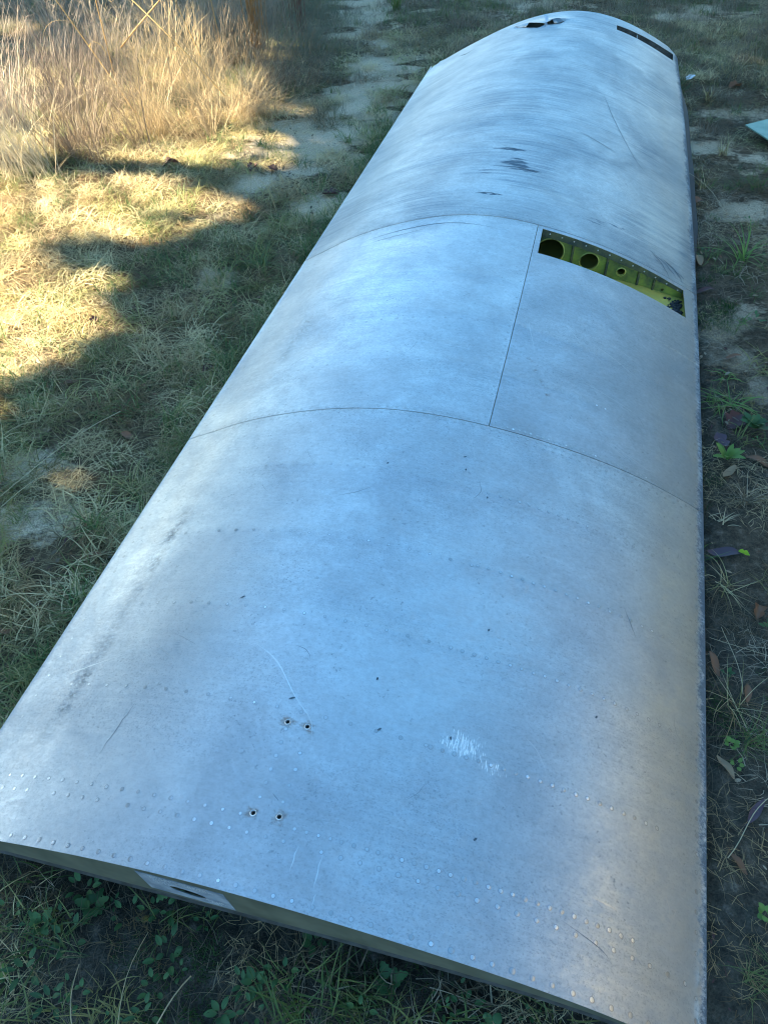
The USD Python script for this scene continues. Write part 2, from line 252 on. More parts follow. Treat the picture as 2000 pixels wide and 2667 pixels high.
def ztop(u, s):
    u, s = np.asarray(u, float), np.asarray(s, float); uc = np.clip(u, 0, 1)
    z = ZN(uc) * (s - S2M) * (s - LN) / (S2M * LN) + Z2(uc) * s * (s - LN) / (S2M * (S2M - LN)) + ZF(uc) * s * (s - S2M) / (LN * (LN - S2M))
    # oil-canning between the ribs, small dents
    P = np.stack([u * 1.5 * 1.3, s * 2.6, 0 * u], -1)
    z = z + (0.0045 * (meshkit.fbm(P, 3, 5) - 0.5) + 0.0022 * (meshkit.fbm(P * [3.2, 2.2, 1], 2, 6) - 0.5)) * np.clip(u * (1 - u) * 10, 0, 1)
    sag = 0
    for a, b in zip(RIBS[:-1], RIBS[1:]):
        k = (s > a) & (s < b); sag = sag + np.where(k, np.sin(np.pi * (s - a) / (b - a)), 0)
    bow = np.clip(u * (1 - u) * 6, 0, 1)
    z = z - 0.0013 * sag * bow * (0.5 + meshkit.noise(P * [0.7, 1.1, 1], 9))
    for a in RIBS: z = z + 0.0003 * np.exp(-((s - a) / 0.013) ** 2) * bow
    z = z - 0.0035 * np.clip((0.125 - u) / 0.06, 0, 1) * np.clip(u / 0.05, 0, 1)       # crease behind the left edge
    z = z - 0.0008 * np.exp(-((u - 0.935) / 0.02) ** 2)
    # dents near the seam, at the crown
    for du, ds, r, h in ((0.30, 2.30, 0.11, -0.006), (0.16, 1.62, 0.07, -0.004), (0.42, 2.05, 0.16, -0.004), (0.13, 0.5, 0.08, -0.003), (0.55, 1.9, 0.2, 0.003)):
        z = z + h * np.exp(-(((u - du) * 1.5) ** 2 + (s - ds) ** 2) / r ** 2)
    # creases and lifted lips beside the tears
    for (ua, sa), (ub, sb), h in TEARS:
        d = np.array([ub - ua, sb - sa]); Lg = np.hypot(*d); d = d / Lg; nrm = np.array([-d[1], d[0]]); nrm = nrm * np.sign(nrm[1])
        al = (u - (ua + ub) / 2) * d[0] + (s - (sa + sb) / 2) * d[1]; pe = (u - (ua + ub) / 2) * nrm[0] + (s - (sa + sb) / 2) * nrm[1]
        z = z + np.where(pe > 0, h, -0.4 * h) * np.exp(-(al / (0.55 * Lg)) ** 2) * np.exp(-np.abs(pe) / 0.05)
    return z
UB, ZB = [0, .08, .17, .285, .43, .574, .7, .8, .865, .944, 1], [.03, .044, .058, .071, .090, .106, .108, .10, .08, .046, .026]
def zbot(u, s):
    return np.minimum(np.interp(u, UB, ZB), ztop(u, s) - 0.012)
def loc(u, s, dz=0.0):                       # wing coordinates: x across the chord, y along the span
    u, s = np.asarray(u, float), np.asarray(s, float)
    return np.stack([u * chord(s), s + 0 * u, ztop(u, s) + dz], -1)
def normal(u, s):
    e = 2e-3
    n = np.cross(loc(u + e, s) - loc(u - e, s), loc(u, s + e) - loc(u, s - e))
    return n / np.linalg.norm(n, axis=-1, keepdims=True)
def to_world(P):
    P = np.asarray(P, float); c, s_ = math.cos(YAW), math.sin(YAW)
    return np.stack([X0 + P[..., 0] * c + P[..., 1] * s_, Y0 - P[..., 0] * s_ + P[..., 1] * c, P[..., 2]], -1)
def to_wing(X, Y):
    c, s_ = math.cos(YAW), math.sin(YAW); dx, dy = X - X0, Y - Y0
    return dx * c - dy * s_, dx * s_ + dy * c

wing = thing('aircraft_wing', 'long bare aluminium aircraft wing section lying flat on the grass', 'aircraft wing', (X0, Y0, 0), -math.degrees(YAW))

HATCH = [(0.607, 2.242), (0.968, 2.265), (0.963, 2.453), (0.606, 2.426)]
TIPHATCH = [(0.74, 5.03), (0.978, 5.066), (0.982, 5.188), (0.74, 5.112)]
TEAR1 = [(0.345, 5.068), (0.37, 5.032), (0.414, 4.984), (0.44, 4.966), (0.465, 4.942), (0.4665, 4.932), (0.452, 4.926), (0.447, 4.914), (0.430, 4.908), (0.424, 4.928), (0.40, 4.970), (0.372, 5.016)]
TEAR2 = [(0.470, 4.944), (0.476, 4.936), (0.487, 4.940), (0.506, 4.953), (0.527, 4.962), (0.529, 4.975), (0.541, 5.022), (0.518, 4.994), (0.498, 4.972), (0.482, 4.956)]
SLIT = [(0.128, 4.96), (0.162, 4.915), (0.197, 4.942), (0.164, 4.93)]
HOLES = [(0.44, 0.305), (0.467, 0.304), (0.44, 0.125), (0.472, 0.129)]
def thinner(poly, k):
    p_ = np.array(poly); c_ = p_.mean(0); q_ = (p_ - c_) * [1.5, 1]; ax = np.linalg.svd(q_, full_matrices=False)[2][0]; along = np.outer(q_ @ ax, ax)
    return [tuple(x) for x in c_ + (along + (q_ - along) * k) / [1.5, 1]]
TEAR1, TEAR2 = thinner(TEAR1, 0.7), thinner(TEAR2, 0.75)
def circle(u, s, r, n=14):
    a = np.linspace(0, 2 * np.pi, n, endpoint=False)
    return [(u + r * math.cos(t) / 1.5, s + r * math.sin(t)) for t in a]

def blob(u, s, uc, sc, ru, rs):
    return np.exp(-(((u - uc) / ru) ** 2 + ((s - sc) / rs) ** 2))
def seg(u, s, pts, w):                       # closeness to a polyline given in (u, s)
    best = np.full(np.shape(u), 9.0)
    x, y = u * 1.5, s
    for (a, b), (c, d) in zip(pts[:-1], pts[1:]):
        a, c = a * 1.5, c * 1.5
        L2 = (c - a) ** 2 + (d - b) ** 2
        t = np.clip(((x - a) * (c - a) + (y - b) * (d - b)) / L2, 0, 1)
        best = np.minimum(best, np.hypot(x - a - t * (c - a), y - b - t * (d - b)))
    return np.exp(-(best / w) ** 2)
LINE = [(0.094, 0.20), (0.098, 0.383), (0.11, 0.651), (0.121, 1.231), (0.128, 1.574), (0.144, 1.771)]
def wear(u, s):
    P = np.stack([u * 1.5, s, 0 * u], -1)
    w = {}
    line = seg(u, s, LINE, 0.010) * np.clip(-0.75 + 2.0 * meshkit.fbm(P * 5, 3, 2), 0, 1) + 0.05 * seg(u, s, LINE, 0.03)
    w['dirt'] = np.clip(line + 0.5 * seg(u, s, [(0.092, 0.25), (0.103, 0.33), (0.100, 0.38), (0.114, 0.45)], 0.005) + 0.4 * seg(u, s, [(0.132, 1.56), (0.146, 1.76)], 0.010), 0, 1)
    w['dirt'] += 0.28 * np.exp(-((s - SEAM2(u)) / 0.018) ** 2) * (u < 0.62) + 0.18 * np.exp(-((s - SEAM1(u)) / 0.012) ** 2)
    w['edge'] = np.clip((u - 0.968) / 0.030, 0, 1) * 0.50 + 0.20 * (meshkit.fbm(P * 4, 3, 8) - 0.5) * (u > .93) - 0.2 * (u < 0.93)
    sm = 1.0 * blob(u, s, 0.475, 3.06, 0.055, 0.02) + 0.75 * blob(u, s, 0.50, 2.93, 0.05, 0.085) + 0.95 * blob(u, s, 0.54, 2.875, 0.05, 0.016) + 0.8 * blob(u, s, 0.46, 2.62, 0.05, 0.02) + 0.55 * blob(u, s, 0.42, 2.82, 0.06, 0.08)
    sm += 0.56 * blob(u, s, 0.72, 2.62, 0.09, 0.04) + 0.58 * blob(u, s, 0.79, 2.66, 0.05, 0.02) + 0.52 * blob(u, s, 0.90, 2.56, 0.05, 0.06) + 0.45 * blob(u, s, 0.6, 3.5, 0.1, 0.1)
    w['smear'] = np.minimum(sm, 0.655)
    ch = 0.40 * blob(u, s, 0.62, 2.72, 0.16, 0.16) + 0.45 * blob(u, s, 0.90, 2.75, 0.08, 0.25) + 0.35 * blob(u, s, 0.2, 2.1, 0.1, 0.25) + 0.10 * blob(u, s, 0.945, 0.9, 0.02, 3.0) + 0.35 * blob(u, s, 0.91, 3.0, 0.09, 0.3) + 0.3 * blob(u, s, 0.55, 4.4, 0.2, 0.1)  # the blob on the left slope paints a warm sunlit patch
    ch += 0.5 * np.exp(-((s - (2.0 + 0.045 * (u - .65))) / 0.007) ** 2) * (u > 0.72) + 0.3 * seg(u, s, [(0.08, 0.3), (0.10, 0.62)], 0.03)
    w['chalk_sun'] = np.minimum(ch, 0.6)
    w['rub'] = np.minimum(0.75 * blob(u, s, 0.66, 0.345, 0.025, 0.03) + 0.7 * blob(u, s, 0.71, 0.315, 0.025, 0.022) + 0.45 * blob(u, s, 0.72, 0.41, 0.06, 0.045) + 0.35 * blob(u, s, 0.66, 0.35, 0.07, 0.05), 0.75)
    ru = 0
    for hu, hs in HOLES:
        ru = ru + 0.62 * blob(u, s, hu - 0.002, hs, 0.010, 0.013)
    ru = ru + 0.5 * seg(u, s, [(0.635, 1.63), (0.66, 1.55), (0.685, 1.47)], 0.006) + 0.35 * seg(u, s, [(0.66, 2.16), (0.69, 2.2)], 0.006)
    w['rust'] = np.clip(ru, 0, 0.8)
    dk = 0.62 * seg(u, s, [(0.235, 0.534), (0.236, 0.435), (0.245, 0.36)], 0.009) + 0.42 * seg(u, s, [(0.245, 0.36), (0.235, 0.22)], 0.005) + 0.35 * seg(u, s, [(0.215, 0.30), (0.20, 0.18)], 0.004) + 0.45 * seg(u, s, [(0.288, 0.551), (0.285, 0.50)], 0.007) + 0.4 * seg(u, s, [(0.262, 0.545), (0.268, 0.48)], 0.007)
    dk += 0.50 * blob(u, s, 0.56, 1.42, 0.04, 0.10) + 0.42 * blob(u, s, 0.545, 1.75, 0.045, 0.2) + 0.55 * blob(u, s, 0.645, 0.475, 0.02, 0.025) + 0.42 * blob(u, s, 0.49, 2.16, 0.05, 0.012) + 0.40 * seg(u, s, [(0.22, 2.27), (0.33, 2.335), (0.45, 2.34)], 0.02) + 0.3 * blob(u, s, 0.36, 2.95, 0.16, 0.10)
    dk += 0.35 * np.exp(-((u - 0.605) / 0.008) ** 2) * (s > 1.29) * (s < 2.42)
    w['darkmark'] = np.minimum(dk, 0.62)
    return w

def skin(outline, holes, name, material, label=None, lift=0.0, ref=0.017):
    X = lambda pts: np.array([(u * 1.5, s) for u, s in pts])
    cs = m3.CrossSection([X(outline)], m3.FillRule.NonZero)
    for h in holes:
        cs = cs - m3.CrossSection([X(h)], m3.FillRule.NonZero)
    # first cut into strips so that the refined triangles stay even
    b = cs.bounds(); pieces = []
    nx, ny = int(np.ceil((b[2] - b[0]) / 0.10)), int(np.ceil((b[3] - b[1]) / 0.10))
    for i in range(nx):
        for j in range(ny):
            x, y = b[0] + i * (b[2] - b[0]) / nx, b[1] + j * (b[3] - b[1]) / ny
            c = cs ^ m3.CrossSection.square(((b[2] - b[0]) / nx, (b[3] - b[1]) / ny)).translate((x, y))
            if c.area() > 1e-7:
                mm = c.extrude(1.0).refine_to_length(ref * 1.0).to_mesh() if False else c
                pieces.append(c)
    TV, TF, n = [], [], 0
    for c in pieces:
        me = c.extrude(0.02).refine_to_length(ref * 1.6).to_mesh()
        v = np.array(me.vert_properties[:, :3]); f = np.array(me.tri_verts)
        top = (v[f][:, :, 2] > 0.0199).all(1)
        used, inv = np.unique(f[top], return_inverse=True)
        TV.append(v[used][:, :2]); TF.append(inv.reshape(-1, 3) + n); n += len(used)
    TV, TF = np.vstack(TV), np.vstack(TF)
    key = np.round(TV, 5); _, first, inv = np.unique(key, axis=0, return_index=True, return_inverse=True)
    TV, TF = TV[first], inv.ravel()[TF]
    u, s = TV[:, 0] / 1.5, TV[:, 1]
    P, Nn = loc(u, s, lift), normal(u, s)
    w = wear(u, s)
    # thin edge all round: boundary edges pulled down by the sheet's thickness
    e = np.sort(np.vstack([TF[:, [0, 1]], TF[:, [1, 2]], TF[:, [2, 0]]]), axis=1); ee = np.vstack([TF[:, [0, 1]], TF[:, [1, 2]], TF[:, [2, 0]]])
    _, idx, cnt = np.unique(e, axis=0, return_index=True, return_counts=True)
    B = ee[idx[cnt == 1]]
    T = 0.0016
    a, c = P[B[:, 0]], P[B[:, 1]]; na, nc = Nn[B[:, 0]], Nn[B[:, 1]]
    side = np.cross(c - a, -na); side /= np.maximum(np.linalg.norm(side, axis=1, keepdims=True), 1e-12)
    n0 = len(P); k = len(B)
    SV = np.vstack([a, c, c - nc * T, a - na * T]); SN = np.vstack([-side] * 4)
    i = np.arange(k) + n0
    SF = np.vstack([np.stack([i, i + 3 * k, i + 2 * k], 1), np.stack([i, i + 2 * k, i + k], 1)])
    V = np.vstack([P, SV]); F = np.vstack([TF, SF]); NN = np.vstack([Nn, SN])
    ids = np.concatenate([np.arange(n0), B[:, 0], B[:, 1], B[:, 1], B[:, 0]])
    pr = put(name, (V, F), material, wing, normals=NN, primvars={kk: vv[ids] for kk, vv in w.items()})
    if label: tag(pr, label)
    return pr
G = 0.0011                                      # half the gap between neighbouring sheets
us = np.linspace(0, 1, 25)
ua = np.linspace(0, 0.593, 15); ub = np.linspace(0.5942, 1, 11)
skin([(u, NEAR(u)) for u in us] + [(u, SEAM1(u) - G) for u in us[::-1]], [circle(*h, 0.0042) for h in HOLES], 'skin_panel', 'aluminium_skin', 'large near skin panel with rivet rows and four screw holes')
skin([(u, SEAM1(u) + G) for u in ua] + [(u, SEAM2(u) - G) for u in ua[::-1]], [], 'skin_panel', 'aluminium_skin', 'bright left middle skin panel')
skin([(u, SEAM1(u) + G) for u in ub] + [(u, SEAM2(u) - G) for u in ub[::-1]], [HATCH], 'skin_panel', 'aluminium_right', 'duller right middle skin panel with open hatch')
skin([(u, SEAM2(u) + G) for u in us] + [(u, TIPLINE(u) - G * .6) for u in us[::-1]], [], 'skin_panel', 'aluminium_weathered', 'streaked far skin panel with dark paint remains', lift=0.0008)
corner = [(1, FAR(1) - 0.10), (0.995, FAR(1) - .06), (0.96, FAR(.96))] + [(u, FAR(u)) for u in np.linspace(0.95, 0.06, 20)] + [(0.035, FAR(.03) - 0.012), (0.015, FAR(.01) - 0.05), (0.004, FAR(0) - 0.11), (0, FAR(0) - 0.18)]
skin([(u, TIPLINE(u) + G * .6) for u in us] + corner, [TIPHATCH, TEAR1, TEAR2, SLIT], 'skin_panel', 'aluminium_weathered', 'torn skin panel at the far end', lift=0.0002)

# ---- closing pieces
def ribbon(A, B, both=False):
    A, B = np.asarray(A, float), np.asarray(B, float); n = len(A)
    i = np.arange(n - 1)
    return np.vstack([A, B]), np.vstack([np.stack([i, i + 1, i + n + 1], 1), np.stack([i, i + n + 1, i + n], 1)])
ss = np.linspace(0, LN, 120); sw = np.linspace(0, LN - 0.02, 60)
uu = np.linspace(0.0, 1.0, 40)
# lower skin
S_, U_ = np.meshgrid(np.linspace(0.035, LN + 0.05, 50), uu, indexing='ij')
LV = np.stack([U_ * chord(S_), S_, zbot(U_, S_)], -1).reshape(-1, 3)
idx = np.arange(LV.shape[0]).reshape(50, 40)
LF = np.vstack([np.stack([idx[:-1, :-1], idx[:-1, 1:], idx[1:, 1:]], -1).reshape(-1, 3), np.stack([idx[:-1, :-1], idx[1:, 1:], idx[1:, :-1]], -1).reshape(-1, 3)])
put('lower_skin', (LV, LF), 'yellow_primer', wing, smooth=True)
# left edge: folds down and under
pts = []
for du, fr in ((0, 0), (-0.004, 0.12), (-0.004, 0.5), (0.004, 0.85), (0.012, 1.0)):
    top = ztop(0 * ss, ss) - 0.0016; pts.append(np.stack([du * 1.5 + 0 * ss, ss, top * (1 - fr) + fr * 0.022], -1))
put('leading_edge', join([ribbon(a, b) for a, b in zip(pts[:-1], pts[1:])]), 'bare_edge', wing, smooth=True)
# right edge: shallow lip
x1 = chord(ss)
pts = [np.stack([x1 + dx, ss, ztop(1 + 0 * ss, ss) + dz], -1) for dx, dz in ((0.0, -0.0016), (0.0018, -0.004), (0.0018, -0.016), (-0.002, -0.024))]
put('trailing_edge', join([ribbon(a, b) for a, b in zip(pts[:-1], pts[1:])]), 'dark_matte', wing, smooth=True)
# dark strip that pokes out below the right edge
sd = np.linspace(2.62, 4.9, 60); wd = 0.030 * np.clip((sd - 2.6) / 0.5, 0.1, 1) * np.clip((4.95 - sd) / 0.5, 0.1, 1) * (0.9 + 0.2 * meshkit.noise(np.stack([sd * 3, 0 * sd, 0 * sd], -1)))
A0 = np.stack([chord(sd) - 0.005, sd, ztop(1 + 0 * sd, sd) - 0.012], -1); A1 = np.stack([chord(sd) + wd, sd, ztop(1 + 0 * sd, sd) - 0.026], -1); A2 = A1 + [0, 0, -0.012]
put('seal_strip', join([ribbon(A0, A1), ribbon(A1, A2)]), 'dark_matte', wing)
# far end: rolled down tip
uf = np.linspace(0.03, 0.97, 40); sf = FAR(uf)
pts = [np.stack([uf * chord(sf), sf + dy, ztop(uf, sf) * (1 - fr) + fr * 0.02 - (0.0016 if fr == 0 else 0)], -1) for dy, fr in ((0, 0), (0.02, 0.06), (0.03, 0.2), (0.03, 1.0))]
put('wing_tip', join([ribbon(a, b) for a, b in zip(pts[:-1], pts[1:])]), 'bare_edge', wing, smooth=True)
# near end plate (olive primer) with its top flange, edge rivets, data plate
INS = 0.014
def endpt(u, z, ins=INS):
    s = NEAR(u) + ins
    return np.stack([u * chord(s), s + 0 * u, z], -1)
ue = np.linspace(0.004, 0.996, 60)
ztopc = ztop(ue, NEAR(ue) + INS)
zb_ = np.interp(ue, UB, ZB) - 0.006; zb_ = np.minimum(zb_, ztopc - 0.02)
# plate with an oval hand hole under the data plate: built as a polygon in (x, z)
outl = list(zip(ue * CN, ztopc - 0.003)) + list(zip(ue[::-1] * CN, zb_[::-1]))
oval = [(0.3715 * CN + 0.036 * math.cos(t), 0.139 + 0.0135 * math.sin(t) - 0.12 * 0.036 * math.cos(t)) for t in np.linspace(0, 2 * np.pi, 24, endpoint=False)]
def vertical_plate(poly, holes, thick, ins):
    pg = Polygon(poly, [h for h in holes]).buffer(0)
    ms = trimesh.creation.extrude_polygon(pg, thick, engine='earcut')
    v = np.array(ms.vertices); u = v[:, 0] / CN
    V = np.stack([v[:, 0], NEAR(u) + ins - v[:, 2], v[:, 1]], -1)
    return V, np.array(ms.faces)[:, ::-1] * 1
plate = vertical_plate(outl, [oval], 0.0015, INS)
end = put('end_plate', plate, 'olive_primer', wing)
# flange under the skin edge
fa = endpt(ue, ztopc - 0.0022, INS - 0.0018); fb = endpt(ue, ztopc - 0.013, INS - 0.0020); fc = endpt(ue, ztopc - 0.0022, 0.003); 
put('flange', join([ribbon(fa, fb), ribbon(fc, fa)]), 'olive_primer', end)
fa = endpt(ue, zb_ + 0.014, INS - 0.0016); fb = endpt(ue, zb_ - 0.0005, INS - 0.004)
put('flange', ribbon(fa, fb), 'grimy_metal', end)
pl = [(0.308 * CN, 0.186), (0.425 * CN, 0.192), (0.431 * CN, 0.105), (0.315 * CN, 0.101)]
dp = put('data_plate', vertical_plate(pl, [oval], 0.0008, INS - 0.0016), 'placard', end)
tag(dp, 'worn grey data plate with faint stamped lines and oval hole')
R2 = random.Random(4)
lines = []
for row, (x_a, x_b, z) in enumerate(((0.325, 0.405, 0.181), (0.326, 0.41, 0.1755), (0.326, 0.402, 0.170), (0.327, 0.36, 0.160), (0.327, 0.352, 0.1535), (0.395, 0.418, 0.1275), (0.397, 0.42, 0.121), (0.398, 0.414, 0.1145))):
    x = x_a * CN
    while x < x_b * CN:                          # stamped letters too worn to read
        wd_ = R2.uniform(0.0016, 0.003); hh = R2.uniform(0.0022, 0.0032)
        lines.append(vertical_plate([(x, z), (x + wd_, z + 0.0001), (x + wd_, z + hh), (x, z + hh)], [], 0.0003, INS - 0.0025)); x += wd_ + R2.choice([0.0012, 0.0012, 0.0035])
tag(put('stamped_lettering', join(lines), 'placard_text', dp), kind='stuff')
# dark backing inside the oval, a little way in
put('hole_backing', vertical_plate([(0.335 * CN, 0.115), (0.41 * CN, 0.115), (0.41 * CN, 0.165), (0.335 * CN, 0.165)], [], 0.001, INS + 0.02), 'dark_matte', end)

# ---- hatch interior: rib with lightening holes, flange, stringer walls
def rib_plate(sfun, u0, u1, holes, name, material, thick=0.0015, top=-0.004, par=None):
    u = np.linspace(u0, u1, 30)
    s = sfun(u); zt = ztop(u, s) + top; zb2 = zbot(u, s) + 0.001
    pg = Polygon(list(zip(u * 1.5, zt)) + list(zip(u[::-1] * 1.5, zb2[::-1])))
    for (hu, hz, r) in holes:
        pg = pg.difference(Point(hu * 1.5, hz).buffer(r, 12))
    ms = trimesh.creation.extrude_polygon(pg.buffer(0), thick, engine='earcut')
    v = np.array(ms.vertices); uu_ = v[:, 0] / 1.5; s_ = sfun(uu_)
    return put(name, (np.stack([uu_ * chord(s_), s_ - v[:, 2], v[:, 1]], -1), np.array(ms.faces)[:, ::-1] * 1), material, par if par is not None else wing)
RB = lambda u: 2.4395 + 0.0785 * (u - 0.606) + 0.0
rib = rib_plate(RB, 0.585, 0.965, [(0.630, 0.195, 0.050), (0.727, 0.165, 0.033), (0.808, 0.132, 0.0145), (0.915, 0.070, 0.0055)], 'rib', 'green_primer')
tag(rib, 'yellow green inner rib with round lightening holes seen through the hatch')
u = np.linspace(0.607, 0.962, 30); sE = 2.4265 + 0.0755 * (u - 0.606)
fl_a = np.stack([u * chord(sE), sE + 0.001, ztop(u, sE) - 0.003], -1); fl_b = np.stack([u * chord(sE), sE + 0.0015, ztop(u, sE) - 0.030 + 0.012 * np.clip((u - .8) / .15, 0, 1)], -1); fl_c = fl_b + [0, 0.011, -0.002]
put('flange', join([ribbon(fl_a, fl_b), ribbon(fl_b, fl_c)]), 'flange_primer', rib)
for hu, hz, r_ in ((0.630, 0.195, 0.050), (0.727, 0.165, 0.033), (0.808, 0.132, 0.0145)):   # flanged hole rims
    t_ = np.linspace(0, 2 * np.pi, 33); s0_ = RB(hu) - 0.0016
    ring = lambda rr, dy: np.stack([(hu * 1.5 + rr * np.cos(t_)) / 1.5 * chord(s0_), s0_ + dy + 0.0785 * rr * np.cos(t_) / 1.5, hz + rr * np.sin(t_)], -1)
    put('hole_rim', join([ribbon(ring(r_ + 0.004, 0.0), ring(r_ + 0.001, -0.003)), ribbon(ring(r_ + 0.001, -0.003), ring(r_ - 0.001, 0.006))]), 'yellow_primer', rib, smooth=True)
for su in (0.685, 0.772, 0.852, 0.892):                                                       # upright stiffeners
    s0_ = RB(su) - 0.0017; z0_, z1_ = float(zbot(su, s0_)), float(ztop(su, s0_)) - 0.028; x_ = su * chord(s0_)
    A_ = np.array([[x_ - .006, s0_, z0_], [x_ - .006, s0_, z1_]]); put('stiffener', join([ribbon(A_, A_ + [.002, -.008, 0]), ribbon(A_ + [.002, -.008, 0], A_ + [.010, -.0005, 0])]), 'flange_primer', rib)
for fu_ in np.linspace(0.625, 0.95, 12):                                                      # flange rivets
    s0_ = 2.4265 + 0.0755 * (fu_ - 0.606) + 0.0003; b_ = trimesh.creation.icosphere(1, 0.0032); put('flange_rivet', (np.array(b_.vertices) * [1, .5, 1] + [fu_ * chord(s0_), s0_, float(ztop(fu_, s0_)) - 0.014], np.array(b_.faces)), 'bare_edge', rib, smooth=True)
# left channel and right closing wall of the bay
def wall_line(u, s0, s1, name, material, inner=0.0):
    s = np.linspace(s0, s1, 12)
    A = np.stack([u * chord(s), s, ztop(u + 0 * s, s) - 0.003], -1); B = A.copy(); B[:, 2] = zbot(u + 0 * s, s)
    return put(name, ribbon(A, B), material, wing)
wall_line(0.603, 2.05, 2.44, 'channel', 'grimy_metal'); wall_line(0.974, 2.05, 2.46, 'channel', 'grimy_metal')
rib_plate(lambda u: 2.06 + 0 * u, 0.60, 0.975, [], 'rib', 'green_primer')
# rubbish washed into the bay's corner
dv = []
for k in range(130):
    a = rng.uniform(0, 6.3); uu_, s_ = 0.964 - abs(rng.normal(0, 0.016)), rng.uniform(2.27, 2.44)
    b_ = trimesh.creation.icosphere(1, rng.uniform(0.003, 0.009)); b_.apply_scale([1, rng.uniform(0.4, 1), 0.6])
    b_.apply_translation([uu_ * chord(s_), s_, float(zbot(uu_, s_)) + 0.003]); dv.append((np.array(b_.vertices), np.array(b_.faces)))
tag(put('debris', join(dv), 'debris', wing), kind='stuff')
# tip bay walls
def back_wall(poly, dz, name):
    u0, u1 = poly[0][0] - 0.02, poly[1][0] + 0.005
    uw = np.linspace(u0, min(u1, 0.985), 20); s_ = np.interp(uw, [poly[3][0], poly[2][0]], [poly[3][1], poly[2][1]]) + 0.012
    A = np.stack([uw * chord(s_), s_, ztop(uw, s_) - 0.003], -1); B = A.copy(); B[:, 2] = np.maximum(A[:, 2] - dz, 0.02)
    put(name, ribbon(A, B), 'grimy_metal', wing)
back_wall(TIPHATCH, 0.15, 'channel')
sp = (0.826, 5.05)
s_ = np.array([5.035, 5.13]); A = np.stack([0.826 * chord(s_), s_, ztop(0.826 + 0 * s_, s_) - 0.004], -1)
put('bracket', join([ribbon(A + [-.004, 0, 0], A + [-.004, 0, -.03]), ribbon(A + [-.004, 0, 0], A + [-.002, 0, 0])]), 'bare_edge', wing)

fu, fs_ = np.array([0.466, 0.470, 0.4745]), np.array([4.953, 4.948, 4.945])
fb_ = loc(fu, fs_, 0.001); ft_ = fb_ + np.stack([[-.022, -.014, -0.004], [0.070, 0.078, 0.055], [0.018, 0.022, 0.014]], 1)
put('torn_flap', join([ribbon(fb_, (fb_ + ft_) / 2 + [0, 0, 0.004]), ribbon((fb_ + ft_) / 2 + [0, 0, 0.004], ft_)]), 'bare_edge', wing, smooth=True)

# ---- rivets
rows = []
def row(s_of, u0, u1, pitch, r=0.0043, skip=0.0, jit=0.0004):
    n = max(2, int(round((u1 - u0) / pitch))); 
    for u_ in np.linspace(u0, u1, n + 1):
        if rng.random() >= skip: rows.append((u_ + rng.normal(0, jit), float(s_of(u_)) + rng.normal(0, jit), 0.92 * r * rng.uniform(0.9, 1.1)))
def col(u_of, s0, s1, pitch, r=0.004, skip=0.0):
    n = max(2, int(round((s1 - s0) / pitch)))
    for s__ in np.linspace(s0, s1, n + 1):
        if rng.random() >= skip: rows.append((float(u_of(s__)) + rng.normal(0, 0.0004), s__ + rng.normal(0, 0.0005), 0.92 * r * rng.uniform(0.9, 1.1)))
row(lambda u: 0.013 + NEAR(u), 0.045, 0.97, 0.0225, 0.0052)
row(lambda u: 0.127 - 0.018 * u, 0.05, 0.425, 0.0228, 0.0048); row(lambda u: 0.100 - 0.019 * u, 0.05, 0.97, 0.0230, 0.0050, 0.03)
row(lambda u: 0.120 - 0.010 * u, 0.495, 0.90, 0.0143, 0.0047)
row(lambda u: 0.341 - 0.022 * u, 0.085, 0.62, 0.0325, 0.0045); row(lambda u: 0.326 + 0.0 * u, 0.625, 0.925, 0.0158, 0.0047)
row(lambda u: 0.560 - 0.012 * u, 0.10, 0.62, 0.0315, 0.0043, 0.05); row(lambda u: 0.552, 0.62, 0.94, 0.0165, 0.0045)
row(lambda u: 0.782, 0.14, 0.62, 0.031, 0.0043, 0.06); row(lambda u: 0.785, 0.63, 0.94, 0.0175, 0.0045)
row(lambda u: 1.018, 0.2, 0.62, 0.031, 0.004, 0.25); row(lambda u: 1.020, 0.64, 0.90, 0.0158, 0.0044)
row(lambda u: SEAM1(u) - 0.015, 0.09, 0.60, 0.0163, 0.0042); row(lambda u: SEAM1(u) - 0.013, 0.615, 0.98, 0.0165, 0.0042); row(lambda u: SEAM1(u) - 0.030, 0.615, 0.97, 0.0165, 0.0042, 0.15)
row(lambda u: SEAM1(u) + 0.012, 0.08, 0.59, 0.0163, 0.0042); row(lambda u: SEAM1(u) + 0.013, 0.625, 0.98, 0.0108, 0.0046)
row(lambda u: 1.44 + 0.12 * u, 0.10, 0.585, 0.031, 0.0043, 0.1); row(lambda u: 1.508 + 0.02 * (u - 0.68), 0.66, 0.965, 0.0165, 0.0046)
row(lambda u: 1.64 + 0.19 * u, 0.26, 0.585, 0.031, 0.004, 0.15); row(lambda u: 1.758 + 0.05 * (u - 0.72), 0.70, 0.965, 0.0165, 0.0044)
row(lambda u: 1.99 + 0.08 * (u - 0.66), 0.65, 0.99, 0.0165, 0.0044, 0.1)
row(lambda u: SEAM2(u) - 0.014, 0.05, 0.60, 0.022, 0.0038, 0.15); row(lambda u: SEAM2(u) + 0.016, 0.1, 0.97, 0.022, 0.0036, 0.35)
col(lambda s: 0.6035, 1.29, 2.41, 0.030); col(lambda s: 0.6175, 1.31, 2.22, 0.032, 0.004, 0.1); col(lambda s: 0.585, 1.30, 2.40, 0.034, 0.004, 0.2)
col(lambda s: 0.441, 0.155, 0.29, 0.0297, 0.0048); col(lambda s: 0.470, 0.155, 0.25, 0.0297, 0.0048)
col(lambda s: 0.9845, 0.03, 2.40, 0.036, 0.0045, 0.12); col(lambda s: 0.028, 0.05, 1.20, 0.052, 0.0043, 0.15); col(lambda s: 0.028, 1.28, 2.3, 0.052, 0.004, 0.35)
